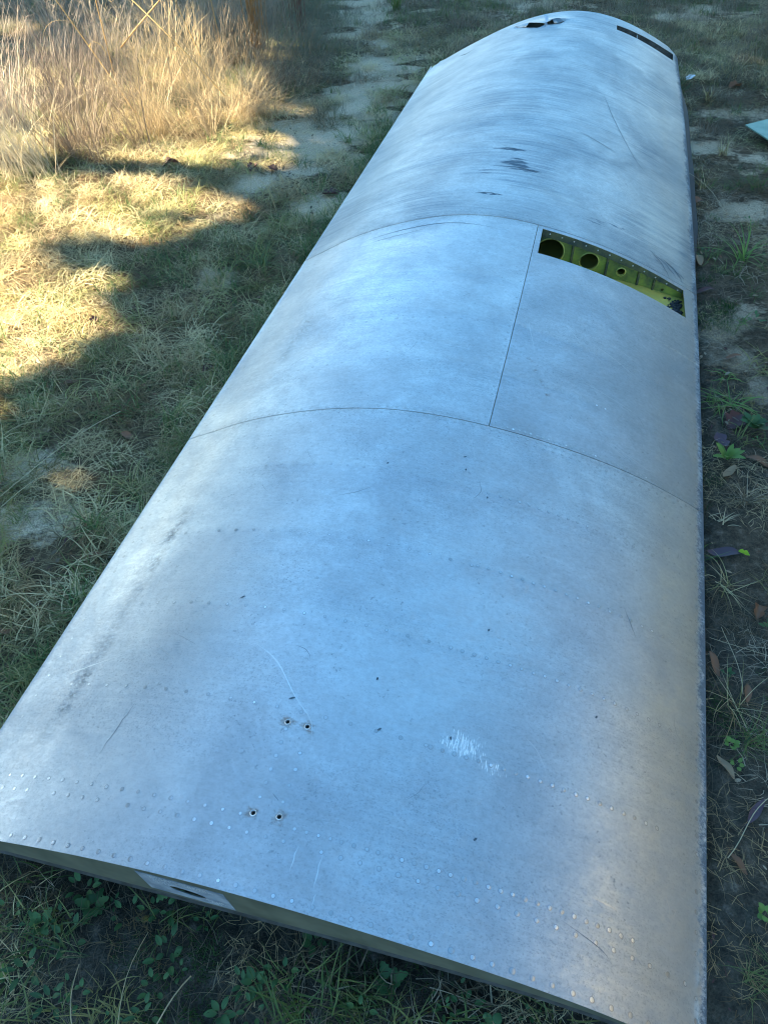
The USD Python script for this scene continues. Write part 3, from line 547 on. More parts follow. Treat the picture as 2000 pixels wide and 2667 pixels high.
col(lambda s: 0.983, 2.52, 4.6, 0.04, 0.004, 0.3)
for hu in np.linspace(0.61, 0.965, 15): rows.append((hu, 2.236 + 0.064 * (hu - 0.607) - 0.008, 0.0035))
RA = 14
ang = np.linspace(0, 2 * np.pi, RA, endpoint=False)
def rivet_mesh(u, s, r):
    faint = s > 0.2 and not (u > 0.6 and s < 1.3)
    P, n = loc(np.array([u]), np.array([s]))[0], normal(np.array([u]), np.array([s]))[0]
    r = r * (0.8 if faint else 0.74 if u < 0.6 else 0.84); hk = 0.5 if faint else 0.8 if u < 0.6 else 1.3
    lift = 0.0009 if s > SEAM2(u) and s < 4.6 else 0.0
    t1 = np.cross([0, 1, 0], n); t1 /= np.linalg.norm(t1); t2 = np.cross(n, t1)
    rings = [(0.0, 0.00042), (0.55, 0.00040), (0.82, 0.00034), (1.0, 0.00026), (1.32, 0.00012)]
    v, uv = [P + n * (rings[0][1] * hk + lift + 0.0001)], [(0.0, 0.0)]
    for rr, h in rings[1:]:
        for a in ang:
            v.append(P + (t1 * math.cos(a) + t2 * math.sin(a)) * r * rr + n * (h * hk + lift + 0.0001)); uv.append((rr / 1.32, 0.5))
    f = [(0, 1 + i, 1 + (i + 1) % RA) for i in range(RA)]
    for k in range(len(rings) - 2):
        a0, b0 = 1 + k * RA, 1 + (k + 1) * RA
        for i in range(RA):
            j = (i + 1) % RA
            f += [(a0 + i, b0 + i, b0 + j), (a0 + i, b0 + j, a0 + j)]
    return np.array(v), np.array(f), np.array(uv)
def inside_hole(u, s):
    for poly in (HATCH, TIPHATCH):
        if Polygon(poly).buffer(0.004).contains(Point(u, s)): return True
    return any(np.hypot((u - hu) * 1.5, s - hs) < 0.012 for hu, hs in HOLES)
rows = [r for r in rows if not inside_hole(r[0], r[1])]
Pw = to_world(loc(np.array([r[0] for r in rows]), np.array([r[1] for r in rows])))
rel = Pw - CAM; zc = rel @ fw
inv = (np.abs(rel @ rt / zc) < 0.53) & (np.abs(rel @ up / zc) < 0.70)
size = np.array([r[2] for r in rows]) / zc * inv
order = np.argsort(-size); far_parts, far_uv = [], []
for k, i in enumerate(order):
    v, f, uv = rivet_mesh(*rows[i])
    if k < 299: put('rivet', (v, f), 'rivet_metal', wing, smooth=True, uv=uv)
    else: far_parts.append((v, f)); far_uv.append(uv)
tag(put('small_rivets', join(far_parts), 'rivet_metal', wing, smooth=True, uv=np.vstack(far_uv)), 'finer and farther rivets', kind='stuff')
for hu, hs in HOLES:                         # screw holes: a worn rim and a dark bottom
    P, n = loc(np.array([hu]), np.array([hs]))[0], normal(np.array([hu]), np.array([hs]))[0]
    t1 = np.cross([0, 1, 0], n); t1 /= np.linalg.norm(t1); t2 = np.cross(n, t1)
    a = np.linspace(0, 2 * np.pi, 17); cs_ = lambda r, h: P + r * (np.cos(a)[:, None] * t1 + np.sin(a)[:, None] * t2) + n * h
    o = put('screw_hole', join([ribbon(cs_(0.0062, 0.0004), cs_(0.0052, 0.0012)), ribbon(cs_(0.0052, 0.0012), cs_(0.0040, 0.0006)), ribbon(cs_(0.0040, 0.0006), cs_(0.0038, -0.004))]), 'bare_edge', wing, smooth=True)
    c0 = cs_(0.0039, -0.0035); put('hole_bottom', (np.vstack([P - n * 0.0035, c0]), np.array([(0, i + 1, i + 2) for i in range(16)])), 'hole_black', o)

# ---- scratches: thin raised burrs lying on the skin
def scratch(pts, width, material='scratch', name='scratch', wob=0.002):
    pts = np.array(pts, float); t = np.linspace(0, 1, max(8, 5 * len(pts)))
    tp = np.linspace(0, 1, len(pts)); k = 'not-a-knot' if len(pts) > 3 else 'natural'
    u_, s_ = CubicSpline(tp, pts[:, 0], bc_type=k)(t), CubicSpline(tp, pts[:, 1], bc_type=k)(t)
    u_ = u_ + (meshkit.noise(np.stack([t * 9, 0 * t, 0 * t], -1), len(NAMES)) - .5) * wob
    P, n = loc(u_, s_), normal(u_, s_)
    d = np.gradient(P, axis=0); sd_ = np.cross(n, d); sd_ /= np.linalg.norm(sd_, axis=1, keepdims=True)
    w_ = width * np.clip(np.sin(np.pi * (0.06 + 0.9 * t)), 0.2, 1)[:, None]
    lift = 0.0014 if s_.mean() > 2.4 else 0.0006
    return put(name, ribbon(P - sd_ * w_ / 2 + n * lift, P + sd_ * w_ / 2 + n * lift), material, wing, smooth=True)
scratch([(0.352, 0.485), (0.356, 0.466), (0.361, 0.459), (0.396, 0.428), (0.429, 0.373), (0.46, 0.331), (0.474, 0.30), (0.481, 0.265)], 0.0016)
scratch([(0.505, 0.09), (0.505, 0.045)], 0.0018); scratch([(0.535, 0.085), (0.537, 0.03)], 0.0020); scratch([(0.541, 0.025), (0.541, 0.005)], 0.0015)
scratch([(0.06, 0.36), (0.10, 0.385), (0.16, 0.42)], 0.0014)
scratch([(0.575, 0.44), (0.60, 0.475), (0.612, 0.49)], 0.0014)
scratch([(0.62, 1.80), (0.645, 1.66)], 0.0016); scratch([(0.50, 1.72), (0.54, 1.725), (0.60, 1.73)], 0.0012)
scratch([(0.73, 1.83), (0.80, 1.78), (0.86, 1.73)], 0.0016); scratch([(0.74, 1.90), (0.83, 1.83), (0.9, 1.80)], 0.0012); scratch([(0.74, 1.60), (0.86, 1.55)], 0.0014); scratch([(0.70, 1.85), (0.735, 1.78)], 0.0015)
scratch([(0.80, 1.38), (0.86, 1.345), (0.9, 1.33)], 0.0016); scratch([(0.81, 1.36), (0.85, 1.33)], 0.0016)
scratch([(0.95, 0.60), (0.962, 0.54), (0.975, 0.51)], 0.0018); scratch([(0.955, 0.585), (0.972, 0.60)], 0.0015); scratch([(0.945, 0.42), (0.965, 0.43)], 0.0014)
scratch([(0.94, 0.215), (0.945, 0.195), (0.947, 0.18)], 0.0018); scratch([(0.84, 0.155), (0.86, 0.152), (0.875, 0.149), (0.88, 0.143)], 0.0014)
scratch([(0.815, 0.098), (0.86, 0.078), (0.875, 0.062)], 0.0009, 'mark_dark', 'dark_mark', 0.0005)
scratch([(0.2, 0.18), (0.215, 0.30)], 0.0012, 'mark_dark', 'dark_mark')

scratch([(0.17, 2.315), (0.28, 2.355), (0.38, 2.365), (0.5, 2.345)], 0.003, 'mark_dark', 'dark_mark'); scratch([(0.2, 2.29), (0.33, 2.335)], 0.002, 'mark_dark', 'dark_mark')
scratch([(0.87, 3.25), (0.80, 3.45), (0.74, 3.75), (0.71, 3.95)], 0.0020, 'mark_dark', 'dark_mark'); scratch([(0.76, 3.33), (0.65, 3.40)], 0.003, 'mark_dark', 'dark_mark')
scratch([(0.50, 2.885), (0.53, 2.88), (0.565, 2.877)], 0.009, 'mark_dark', 'dark_mark', 0.006); scratch([(0.45, 3.066), (0.48, 3.07), (0.515, 3.052)], 0.007, 'mark_dark', 'dark_mark', 0.006)
scratch([(0.42, 2.62), (0.46, 2.625), (0.49, 2.615)], 0.004, 'mark_dark', 'dark_mark', 0.006)
for a_, b_ in (((0.87, 2.60), (0.945, 2.505)), ((0.87, 2.60), (0.925, 2.47)), ((0.90, 2.59), (0.955, 2.53)), ((0.91, 2.585), (0.96, 2.50)), ((0.93, 2.55), (0.965, 2.53))):
    m_ = ((a_[0] + b_[0]) / 2 + 0.008, (a_[1] + b_[1]) / 2 + 0.01); scratch([a_, m_, b_], 0.0032, 'mark_dark', 'dark_mark', 0.004)
for u_, s_ in ((0.535, 0.435), (0.555, 0.33), (0.70, 0.18), (0.648, 0.352), (0.43, 0.352), (0.30, 0.575), (0.565, 1.12), (0.575, 1.075), (0.445, 1.04), (0.665, 0.62), (0.83, 0.50), (0.62, 1.0)):
    du = rng.normal(0, 0.003); scratch([(u_, s_), (u_ + du + 0.003, s_ + 0.007)], 0.0042, 'mark_dark', 'dark_mark', 0.001)

for k in range(75):
    u_, s_ = rng.uniform(0.15, 0.97), rng.uniform(0.03, 2.2) ** 1.0; a_ = rng.choice([rng.normal(-0.5, 0.35), rng.normal(1.4, 0.4)]); L_ = rng.uniform(0.015, 0.10)
    if Polygon(HATCH).buffer(0.05).contains(Point(u_, s_)): continue
    q_ = (np.clip(u_ + L_ * math.cos(a_) / 1.5, 0.02, 0.975), max(0.01, s_ + L_ * math.sin(a_)))
    if 1.20 < s_ < 1.34 or 1.20 < q_[1] < 1.34: continue
    scratch([(u_, s_), ((u_ + q_[0]) / 2 + rng.normal(0, .004), (s_ + q_[1]) / 2 + rng.normal(0, .004)), q_], rng.uniform(0.0005, 0.0011), 'scratch' if rng.random() < 0.6 else 'mark_dark', 'scratch', 0.001)

# ------------------------------------------------------------------ the ground
def in_wing(X, Y, m=0.0):
    x, y = to_wing(X, Y)
    return (x > -m) & (x < chord(np.clip(y, 0, LN)) + m) & (y > -m) & (y < LN + 0.1 + m)
SAND = [(0.15, 5.30, .38, .12, 0.9), (-0.58, 3.86, .17, .10, 1.1), (-0.30, 4.65, .35, .30, .62), (0.12, 4.6, .2, .3, .6), (-0.25, 3.55, .20, .18, .8), (1.72, 4.15, .28, .16, .62), (1.80, 3.34, .20, .16, .7), (2.1, 3.9, .5, .14, .5), (2.0, 4.6, .35, .14, .42), (-1.13, 1.80, .14, .13, .75), (-1.06, 1.53, .13, .11, .8),
        (1.35, 2.4, .16, .2, .5), (1.42, 2.0, .15, .1, .65), (1.25, 7.2, .5, .25, .55), (-0.75, 1.25, .1, .12, .5), (-1.3, 2.3, .1, .08, .5), (-0.7, 2.9, .13, .09, .6), (1.9, 5.5, .3, .15, .5), (2.6, 6.8, .5, .25, .5)]
PATH = [(0.2, 8.0), (-0.05, 6.9), (0.02, 6.1), (0.12, 5.5), (-0.05, 5.0), (-0.22, 4.5), (-0.42, 4.05), (-0.60, 3.75)]
def sand_map(X, Y):
    P = np.stack([X * 2.2, Y * 2.2, 0 * X], -1)
    dx, dy = 0.30 * (meshkit.fbm(P, 4, 11) - 0.5), 0.30 * (meshkit.fbm(P, 4, 12) - 0.5)
    hi = meshkit.fbm(np.stack([X * 6, Y * 9, 0 * X], -1), 4, 13) - 0.5
    a = 0.0 * X
    for (x, y, rx, ry, k) in SAND:
        d = np.sqrt(((X + dx - x) / rx) ** 2 + ((Y + dy - y) / ry) ** 2)
        a = np.maximum(a, k * np.clip(1.35 - d - 2.6 * hi, 0, 1))
    best = np.full(np.shape(X), 9.0)
    for (x0_, y0_), (x1_, y1_) in zip(PATH[:-1], PATH[1:]):
        t = np.clip(((X - x0_) * (x1_ - x0_) + (Y - y0_) * (y1_ - y0_)) / ((x1_ - x0_) ** 2 + (y1_ - y0_) ** 2), 0, 1)
        best = np.minimum(best, np.hypot(X + 1.3 * dx - x0_ - t * (x1_ - x0_), 0.8 * (Y - y0_ - t * (y1_ - y0_))))
    hi2 = meshkit.fbm(np.stack([X * 4, Y * 8, 0 * X], -1), 4, 14) - 0.5
    a = np.maximum(a, np.clip(1.15 - best / 0.34 - 3.2 * hi2, 0, 1) * np.clip((Y - 3.5) / 0.9, 0.35, 1))
    return np.clip(a, 0, 1)
def shaded_soil_map(X, Y):  # dark soil plus painted shade by the near end and right edge
    x, y = to_wing(X, Y)
    near = np.clip((0.30 - y) / 0.25, 0, 1) * (y < 0.4)
    right = np.clip(1 - (x - CN) / 0.9, 0, 1) * (x > 0.6) * np.clip((4.0 - y) / 2.2, 0, 1)
    n = meshkit.fbm(np.stack([X * 4, Y * 4, 0 * X], -1), 3, 21)
    return np.clip(np.maximum(near, right) * (0.55 + 0.9 * n), 0, 1)
def ground_z(X, Y):
    P = np.stack([X, Y, 0 * X], -1)
    z = 0.05 * (meshkit.fbm(P * 0.9, 3, 3) - 0.5) + 0.018 * (meshkit.fbm(P * 7, 3, 4) - 0.5)
    return z - 0.012 - 0.02 * in_wing(X, Y, 0.03)
xs = np.concatenate([[-250, -120, -60, -30, -16, -9, -6], np.arange(-4.6, 4.61, 0.035), [6, 9, 16, 30, 60, 120, 250]])
ys = np.concatenate([[-250, -120, -60, -30, -12, -5, -2], np.arange(-0.8, 9.6, 0.035), [11, 14, 20, 32, 60, 120, 250]])
GX, GY = np.meshgrid(xs, ys, indexing='ij')
gx, gy = GX.ravel(), GY.ravel()
gi = np.arange(len(gx)).reshape(GX.shape)
GF = np.vstack([np.stack([gi[:-1, :-1], gi[1:, :-1], gi[1:, 1:]], -1).reshape(-1, 3), np.stack([gi[:-1, :-1], gi[1:, 1:], gi[:-1, 1:]], -1).reshape(-1, 3)])
tag(put('ground', (np.stack([gx, gy, ground_z(gx, gy)], -1), GF), 'ground_soil', smooth=True, primvars={'sand': sand_map(gx, gy), 'shaded_soil': shaded_soil_map(gx, gy)}), 'sandy soil ground', kind='structure')

# ------------------------------------------------------------------ grass cover
def blade(p, az, length, width, elev, curl, twist=0.0, nseg=4, sag=True):
    """A bent ribbon from p: azimuth az, starting elevation elev (rad), turning by curl over its length."""
    pts = [np.array(p, float)]; e = elev; a = az
    for k in range(nseg):
        d = np.array([math.cos(a) * math.cos(e), math.sin(a) * math.cos(e), math.sin(e)])
        pts.append(pts[-1] + d * length / nseg); e -= curl / nseg; a += twist / nseg
        if pts[-1][2] < 0.001 and sag: pts[-1][2] = 0.001 + 0.002 * (k % 2); e = max(e, 0.05)
    pts = np.array(pts); side = np.array([-math.sin(az), math.cos(az), 0.25 * math.sin(7 * az)])
    w = width * np.linspace(1, 0.12, nseg + 1)[:, None] * 0.5
    v = np.vstack([pts - side * w, pts + side * w]); n = nseg + 1; i = np.arange(nseg)
    return v, np.vstack([np.stack([i, i + 1, i + n + 1], 1), np.stack([i, i + n + 1, i + n], 1)])
def patch(seed, n, rad, lens, wid, elev, curl, twist=1.2, nseg=3):
    r = random.Random(seed); out = []
    for _ in range(n):
        a, d = r.uniform(0, 6.283), rad * math.sqrt(r.random())
        out.append(blade((d * math.cos(a), d * math.sin(a), r.uniform(-0.004, 0.012)), r.uniform(0, 6.283), r.uniform(*lens), r.uniform(*wid), r.uniform(*elev), r.uniform(*curl), r.uniform(-twist, twist), nseg))
    return join(out)
def instancer(name, label, protos, spots):
    """spots: rows of x, y, z, rotation, scale, prototype."""
    pi = UsdGeom.PointInstancer.Define(stage, '/World/' + name)
    for k, (mesh, m) in enumerate(protos):
        put('tuft', mesh, m, pi.GetPrim())
    names = [c.GetPath() for c in pi.GetPrim().GetChildren()]
    pi.CreatePrototypesRel().SetTargets(names)
    sp = np.array(spots)
    pi.CreatePositionsAttr(Vt.Vec3fArray.FromNumpy(sp[:, :3].astype(np.float32)))
    pi.CreateProtoIndicesAttr(Vt.IntArray.FromNumpy(sp[:, 5].astype(np.int32)))
    pi.CreateScalesAttr(Vt.Vec3fArray.FromNumpy(np.repeat(sp[:, 4:5], 3, 1).astype(np.float32)))
    pi.CreateOrientationsAttr(Vt.QuathArray([Gf.Quath(math.cos(a / 2), 0, 0, math.sin(a / 2)) for a in sp[:, 3]]))
    tag(pi.GetPrim(), label, 'grass' if 'grass' in name else 'ground cover', kind='stuff')
def in_view(X, Y, m=0.06):
    rel = np.stack([X, Y, 0 * X], -1) - CAM; z = rel @ fw
    return (z > 0.2) & (np.abs(rel @ rt / z) < 0.518 + m) & (np.abs(rel @ up / z) < 0.69 + m)
def scatter(n, x0, x1, y0, y1):
    X, Y = rng.uniform(x0, x1, n), rng.uniform(y0, y1, n)
    k = in_view(X, Y) & ~in_wing(X, Y, -0.02)
    return X[k], Y[k]
def fill(density, keep, protos_idx, scale, x0=-4.4, x1=4.4, y0=0.0, y1=9.4):
    X, Y = scatter(int(density * (x1 - x0) * (y1 - y0)), x0, x1, y0, y1)
    k = rng.random(len(X)) < keep(X, Y); X, Y = X[k], Y[k]
    return np.stack([X, Y, ground_z(X, Y), rng.uniform(0, 6.283, len(X)), rng.uniform(*scale, len(X)), rng.choice(protos_idx, len(X))], 1)
green_n = lambda X, Y: meshkit.fbm(np.stack([X * 2.2, Y * 2.2, 0 * X], -1), 3, 31)
def right_side(X, Y):
    x, y = to_wing(X, Y); return (x > 1.0) & (y < 5.2)
def near_side(X, Y):
    x, y = to_wing(X, Y); return y < 0.02
bare = lambda X, Y: np.clip(1.12 - 1.1 * sand_map(X, Y), 0.10, 1) * np.clip(0.25 + 1.6 * meshkit.fbm(np.stack([X * 4, Y * 4, 0 * X], -1), 3, 41), 0.2, 1)
dry = [(patch(100 + k, 80, 0.085, (0.05, 0.14), (0.0018, 0.0048), (0.05, 0.75), (0.1, 1.8), 1.3, 4), 'dry_blades') for k in range(6)]
thatch = [(patch(150 + k, 110, 0.09, (0.025, 0.07), (0.0010, 0.0020), (0.0, 0.35), (0.0, 1.0), 2.0, 3), 'dry_blades') for k in range(3)]
dk = [(patch(180 + k, 46, 0.09, (0.03, 0.12), (0.0010, 0.0024), (0.0, 0.5), (0.0, 2.2), 2.2, 4), 'dark_blades') for k in range(4)]
up_ = [(patch(200 + k, 60, 0.09, (0.03, 0.085), (0.0016, 0.0030), (0.7, 1.5), (0.0, 1.0), 0.6, 3), 'grey_blades') for k in range(4)]
spots = [fill(110, lambda X, Y: bare(X, Y) * np.where(right_side(X, Y) | near_side(X, Y), 0.03, 1) * (Y < 6.5), [0, 1, 2, 3, 4, 5], (0.7, 1.15)),
         fill(80, lambda X, Y: bare(X, Y) * np.where(right_side(X, Y), 0.35, np.where(near_side(X, Y), .3, 1)), [6, 7, 8], (0.7, 1.2)),
         fill(170, lambda X, Y: (right_side(X, Y) | near_side(X, Y)) * np.clip(1.3 * meshkit.fbm(np.stack([X * 5, Y * 5, 0 * X], -1), 3, 47) - .1, 0.05, 1), [9, 10, 11, 12], (0.6, 1.1), y1=5.5),
         fill(60, lambda X, Y: 0.55 * (sand_map(X, Y) > 0.25), [6, 7, 9, 10, 11, 12], (0.35, 0.9)),
         fill(75, lambda X, Y: np.clip((Y - 3.8) / 2.2, 0, 1) * bare(X, Y), [13, 14, 15, 16], (0.7, 1.3))]
instancer('dry_grass', 'matted dry grass covering the sandy ground', dry + thatch + dk + up_, np.vstack(spots))
gr = [(patch(300 + k, 20, 0.035, (0.04, 0.11), (0.0020, 0.0042), (0.3, 1.3), (0.6, 2.2), 0.8, 4), 'green_blades') for k in range(4)]
x_ = [fill(170, lambda X, Y: np.clip(2.6 * (green_n(X, Y) - 0.39), 0.05, 0.8) * bare(X, Y) * np.where(right_side(X, Y), 0.35, 1), [0, 1, 2, 3], (0.6, 1.25))]
# greener fringe along the left edge of the wing
sf_ = rng.uniform(0.1, 4.2, 240); xf_ = -np.abs(rng.normal(0, 0.09, 240)) + 0.02
wld = to_world(np.stack([xf_, sf_, 0 * sf_], -1)); kk_ = in_view(wld[:, 0], wld[:, 1])
x_.append(np.stack([wld[kk_, 0], wld[kk_, 1], ground_z(wld[kk_, 0], wld[kk_, 1]), rng.uniform(0, 6.28, kk_.sum()), rng.uniform(0.6, 1.2, kk_.sum()), rng.integers(0, 4, kk_.sum())], 1))
instancer('green_grass', 'scattered green grass sprigs growing through the dry grass', gr, np.vstack(x_))

def litter(seed, n):
    r = random.Random(seed); out = []
    for _ in range(n):
        L = r.uniform(0.008, 0.024); v, f = leaf_shape(L, L * r.uniform(0.25, 0.6), 4, r.uniform(0, .6)); a, d = r.uniform(0, 6.28), 0.12 * math.sqrt(r.random())
        out.append((rot(v, r.uniform(0, 6.28), r.uniform(-.3, .4), (d * math.cos(a), d * math.sin(a), r.uniform(0.004, 0.02))), f))
    for _ in range(n // 3):
        a, d = r.uniform(0, 6.28), 0.12 * math.sqrt(r.random()); out.append(blade((d * math.cos(a), d * math.sin(a), 0.008), r.uniform(0, 6.28), r.uniform(0.02, 0.07), 0.0028, 0.05, 0, .2, 2))
    return join(out)
# ---- broad-leaved seedlings too many to count, near end and right strip
def leaf_shape(L, W, n=5, bend=0.4, serr=0.0, cup=0.15):
    t = np.linspace(0, 1, n + 1); w = W * 0.5 * np.sin(np.pi * np.clip(t * 0.86 + 0.10, 0, 1)) ** 0.8; w[0] = W * 0.08; w[-1] = W * 0.06
    if serr: w = w * (1 + serr * np.where(np.arange(n + 1) % 2, 1, -1) * (t > 0.15) * (t < 0.95))
    z = bend * L * (t * (1 - t)) ; x = L * t
    mid = np.stack([x, 0 * x, z], -1); l = np.stack([x, w, z + cup * w], -1); r_ = np.stack([x, -w, z + cup * w], -1)
    v = np.vstack([l, mid, r_]); i = np.arange(n); N = n + 1
    f = np.vstack([np.stack([i, i + N, i + N + 1], 1), np.stack([i, i + N + 1, i + 1], 1), np.stack([i + N, i + 2 * N, i + 2 * N + 1], 1), np.stack([i + N, i + 2 * N + 1, i + N + 1], 1)])
    return v, f
def rot(v, az, el, p=(0, 0, 0)):
    R = trimesh.transformations.euler_matrix(0, -el, az, 'sxyz')[:3, :3]
    return v @ R.T + np.asarray(p)
def seedling(seed, n, L, W):
    r = random.Random(seed); out = []
    for k in range(n):
        v, f = leaf_shape(r.uniform(0.7, 1.1) * L, W * r.uniform(0.8, 1.1), 5, r.uniform(0.1, 0.5)); az = k * 6.283 / n + r.uniform(-.4, .4); d = r.uniform(0.003, 0.02)
        out.append((rot(v, az, r.uniform(0.1, 0.6), (d * math.cos(az), d * math.sin(az), r.uniform(0.006, 0.03))), f))
    return join(out)
sl = [(seedling(400 + k, 4 + k % 3, 0.015 + 0.003 * (k % 3), 0.009), 'weed_leaf') for k in range(5)] + [(patch(450 + k, 90, 0.04, (0.006, 0.016), (0.0012, 0.0024), (0.4, 1.5), (0, 1), 0.5, 2), 'moss') for k in range(2)]
x_ = [fill(330, lambda X, Y: near_side(X, Y) * np.clip(2.2 * meshkit.fbm(np.stack([X * 7, Y * 7, 0 * X], -1), 3, 51) - 0.62, 0, 1), [0, 1, 2, 3, 4], (0.6, 1.35), y1=1.6, x0=-1.5, x1=1.5),
      fill(70, lambda X, Y: right_side(X, Y) * np.clip(1.6 * meshkit.fbm(np.stack([X * 5, Y * 5, 0 * X], -1), 3, 52) - 0.55, 0, 1), [0, 1, 2, 3, 4], (0.6, 1.2), y1=4, x0=0.4, x1=3),
      fill(420, lambda X, Y: (near_side(X, Y) | right_side(X, Y)) * np.clip(4.5 * (meshkit.fbm(np.stack([X * 4.5, Y * 4.5, 0 * X], -1), 3, 53) - 0.60), 0, 1), [5, 6], (0.7, 1.3), y1=3, x0=-1.5, x1=3)]
instancer('leaf_litter', 'crumbs of brown leaf and bits of twig strewn over the soil', [(litter(500, 7), 'leaf_brown'), (litter(501, 6), 'leaf_tan'), (litter(502, 7), 'leaf_maroon'), (litter(503, 8), 'dark_blades')],
    np.vstack([fill(34, lambda X, Y: np.clip(2.2 * meshkit.fbm(np.stack([X * 3, Y * 3, 0 * X], -1), 3, 61) - 0.5, 0.05, 1), [0, 1, 2, 3, 3], (0.6, 1.2))]))
instancer('small_weeds', 'tiny broad-leaved weeds and moss on dark soil', sl, np.vstack(x_))

# ------------------------------------------------------------------ tall dry grass clumps
def clump_mesh(seed, n, spread, hmin, hmax, lean_az, lean, width, heads=0.5):
    r = random.Random(seed); out = []
    subs = []
    for _ in range(16):
        a, d = r.uniform(0, 6.283), spread * math.sqrt(r.random()); subs.append((d * math.cos(a), d * math.sin(a) * 0.8, lean_az + r.gauss(0, 0.9), r.uniform(0.65, 1.1)))
    for k in range(n):
        sx, sy, saz, sh = r.choice(subs)
        p = (sx + r.gauss(0, 0.035), sy + r.gauss(0, 0.035), -0.01); h = r.uniform(hmin, hmax) * sh
        az = saz + r.gauss(0, 0.5) if r.random() < 0.75 else r.uniform(0, 6.283)
        w_ = width * (r.uniform(0.6, 1.3) if r.random() < 0.8 else r.uniform(1.6, 2.6))
        drop = r.random() < 0.25
        v, f = blade(p, az, h, w_, (r.uniform(0.4, 1.1) if drop else r.uniform(0.95, 1.52)) - lean * r.random() * 0.8, r.uniform(0.2, 1.3) * (0.5 + lean) + (0.8 if drop else 0), r.uniform(-.7, .7), 6)
        out.append((v, f))
        if r.random() < heads:                  # fine seed sprays and side leaves
            tip = (v[4] + v[11]) / 2
            for _ in range(3):
                out.append(blade(tip, az + r.gauss(0, 1.2), r.uniform(0.04, 0.18), width * 0.7, r.uniform(0.0, 1.3), r.uniform(0.2, 2.2), 0.5, 3, False))
        if r.random() < 0.6:                    # dead leaves matted at the base
            out.append(blade(p, r.uniform(0, 6.283), r.uniform(0.12, 0.35), width * 1.3, r.uniform(0.2, 1.2), r.uniform(0.8, 2.6), 0.8, 5))
    return join(out)
CL = [  # x, y, stems, spread, hmin, hmax, lean azimuth, lean, material, label
    (-1.95, 4.15, 300, 0.30, 0.40, 0.80, 2.6, 0.35, 'tall_dry', 'golden dry grass clump at the left edge of the picture, nearest one in full sun'),
    (-1.50, 4.40, 320, 0.26, 0.40, 0.80, 2.6, 0.35, 'tall_dry', 'sunlit straw-coloured grass clump beside the pale clump at the left edge'),
    (-1.10, 4.62, 320, 0.24, 0.35, 0.75, 2.4, 0.40, 'tall_dry', 'straw grass clump in the middle of the front row leaning left'),
    (-0.78, 4.90, 280, 0.22, 0.30, 0.65, -0.3, 0.75, 'tall_dry', 'pale flopping grass clump spreading towards the wing'),
    (-0.60, 5.30, 260, 0.22, 0.35, 0.75, 0.1, 0.65, 'tall_dry', 'arching dry grass clump beside the bare sandy path'),
    (-2.30, 4.90, 320, 0.30, 0.45, 0.85, 2.2, 0.35, 'tall_purple', 'brownish purple grass clump behind the golden clumps at the left edge'),
    (-1.75, 5.15, 320, 0.30, 0.45, 0.90, 2.1, 0.30, 'tall_purple', 'dusty purple brown grass clump under the crossing golden stalks'),
    (-1.25, 5.45, 300, 0.28, 0.45, 0.90, 2.0, 0.30, 'tall_dry', 'dense tan grass clump below the upright russet stalk bundle'),
    (-0.90, 5.80, 260, 0.25, 0.40, 0.85, 1.2, 0.35, 'tall_dry', 'grey tan grass clump right of the russet stalk bundle'),
    (-0.45, 5.95, 220, 0.24, 0.30, 0.65, 0.6, 0.50, 'grey_blades', 'shaded grey green grass clump at the right end of the tall grass'),
    (-2.05, 6.10, 260, 0.32, 0.45, 0.90, 1.9, 0.30, 'tall_purple', 'dark brown grass clump far back at upper left beside the grass gap'),
    (-1.45, 6.45, 280, 0.32, 0.45, 0.90, 1.7, 0.30, 'tall_purple', 'grey brown back-row grass clump behind the crossing stalks'),
    (-0.85, 6.75, 240, 0.30, 0.40, 0.80, 1.5, 0.30, 'grey_blades', 'dim back-row grass clump behind the dark maroon stalk bundle'),
    (-0.45, 7.10, 200, 0.28, 0.30, 0.65, 1.2, 0.35, 'grey_blades', 'low grey grass clump beside the top of the sandy path')]
for k, (x, y, n, sp_, h0, h1, az, ln, m, lb) in enumerate(CL):
    o = put('tall_grass_clump', clump_mesh(900 + k, int(n * 1.25), sp_, h0, h1, az, ln, 0.0026), m)
    UsdGeom.Xformable(o).AddTranslateOp().Set(Gf.Vec3d(x, y, float(ground_z(np.array([x]), np.array([y]))[0])))
    tag(o, lb, 'tall grass', 'clumps of tall dry grass')
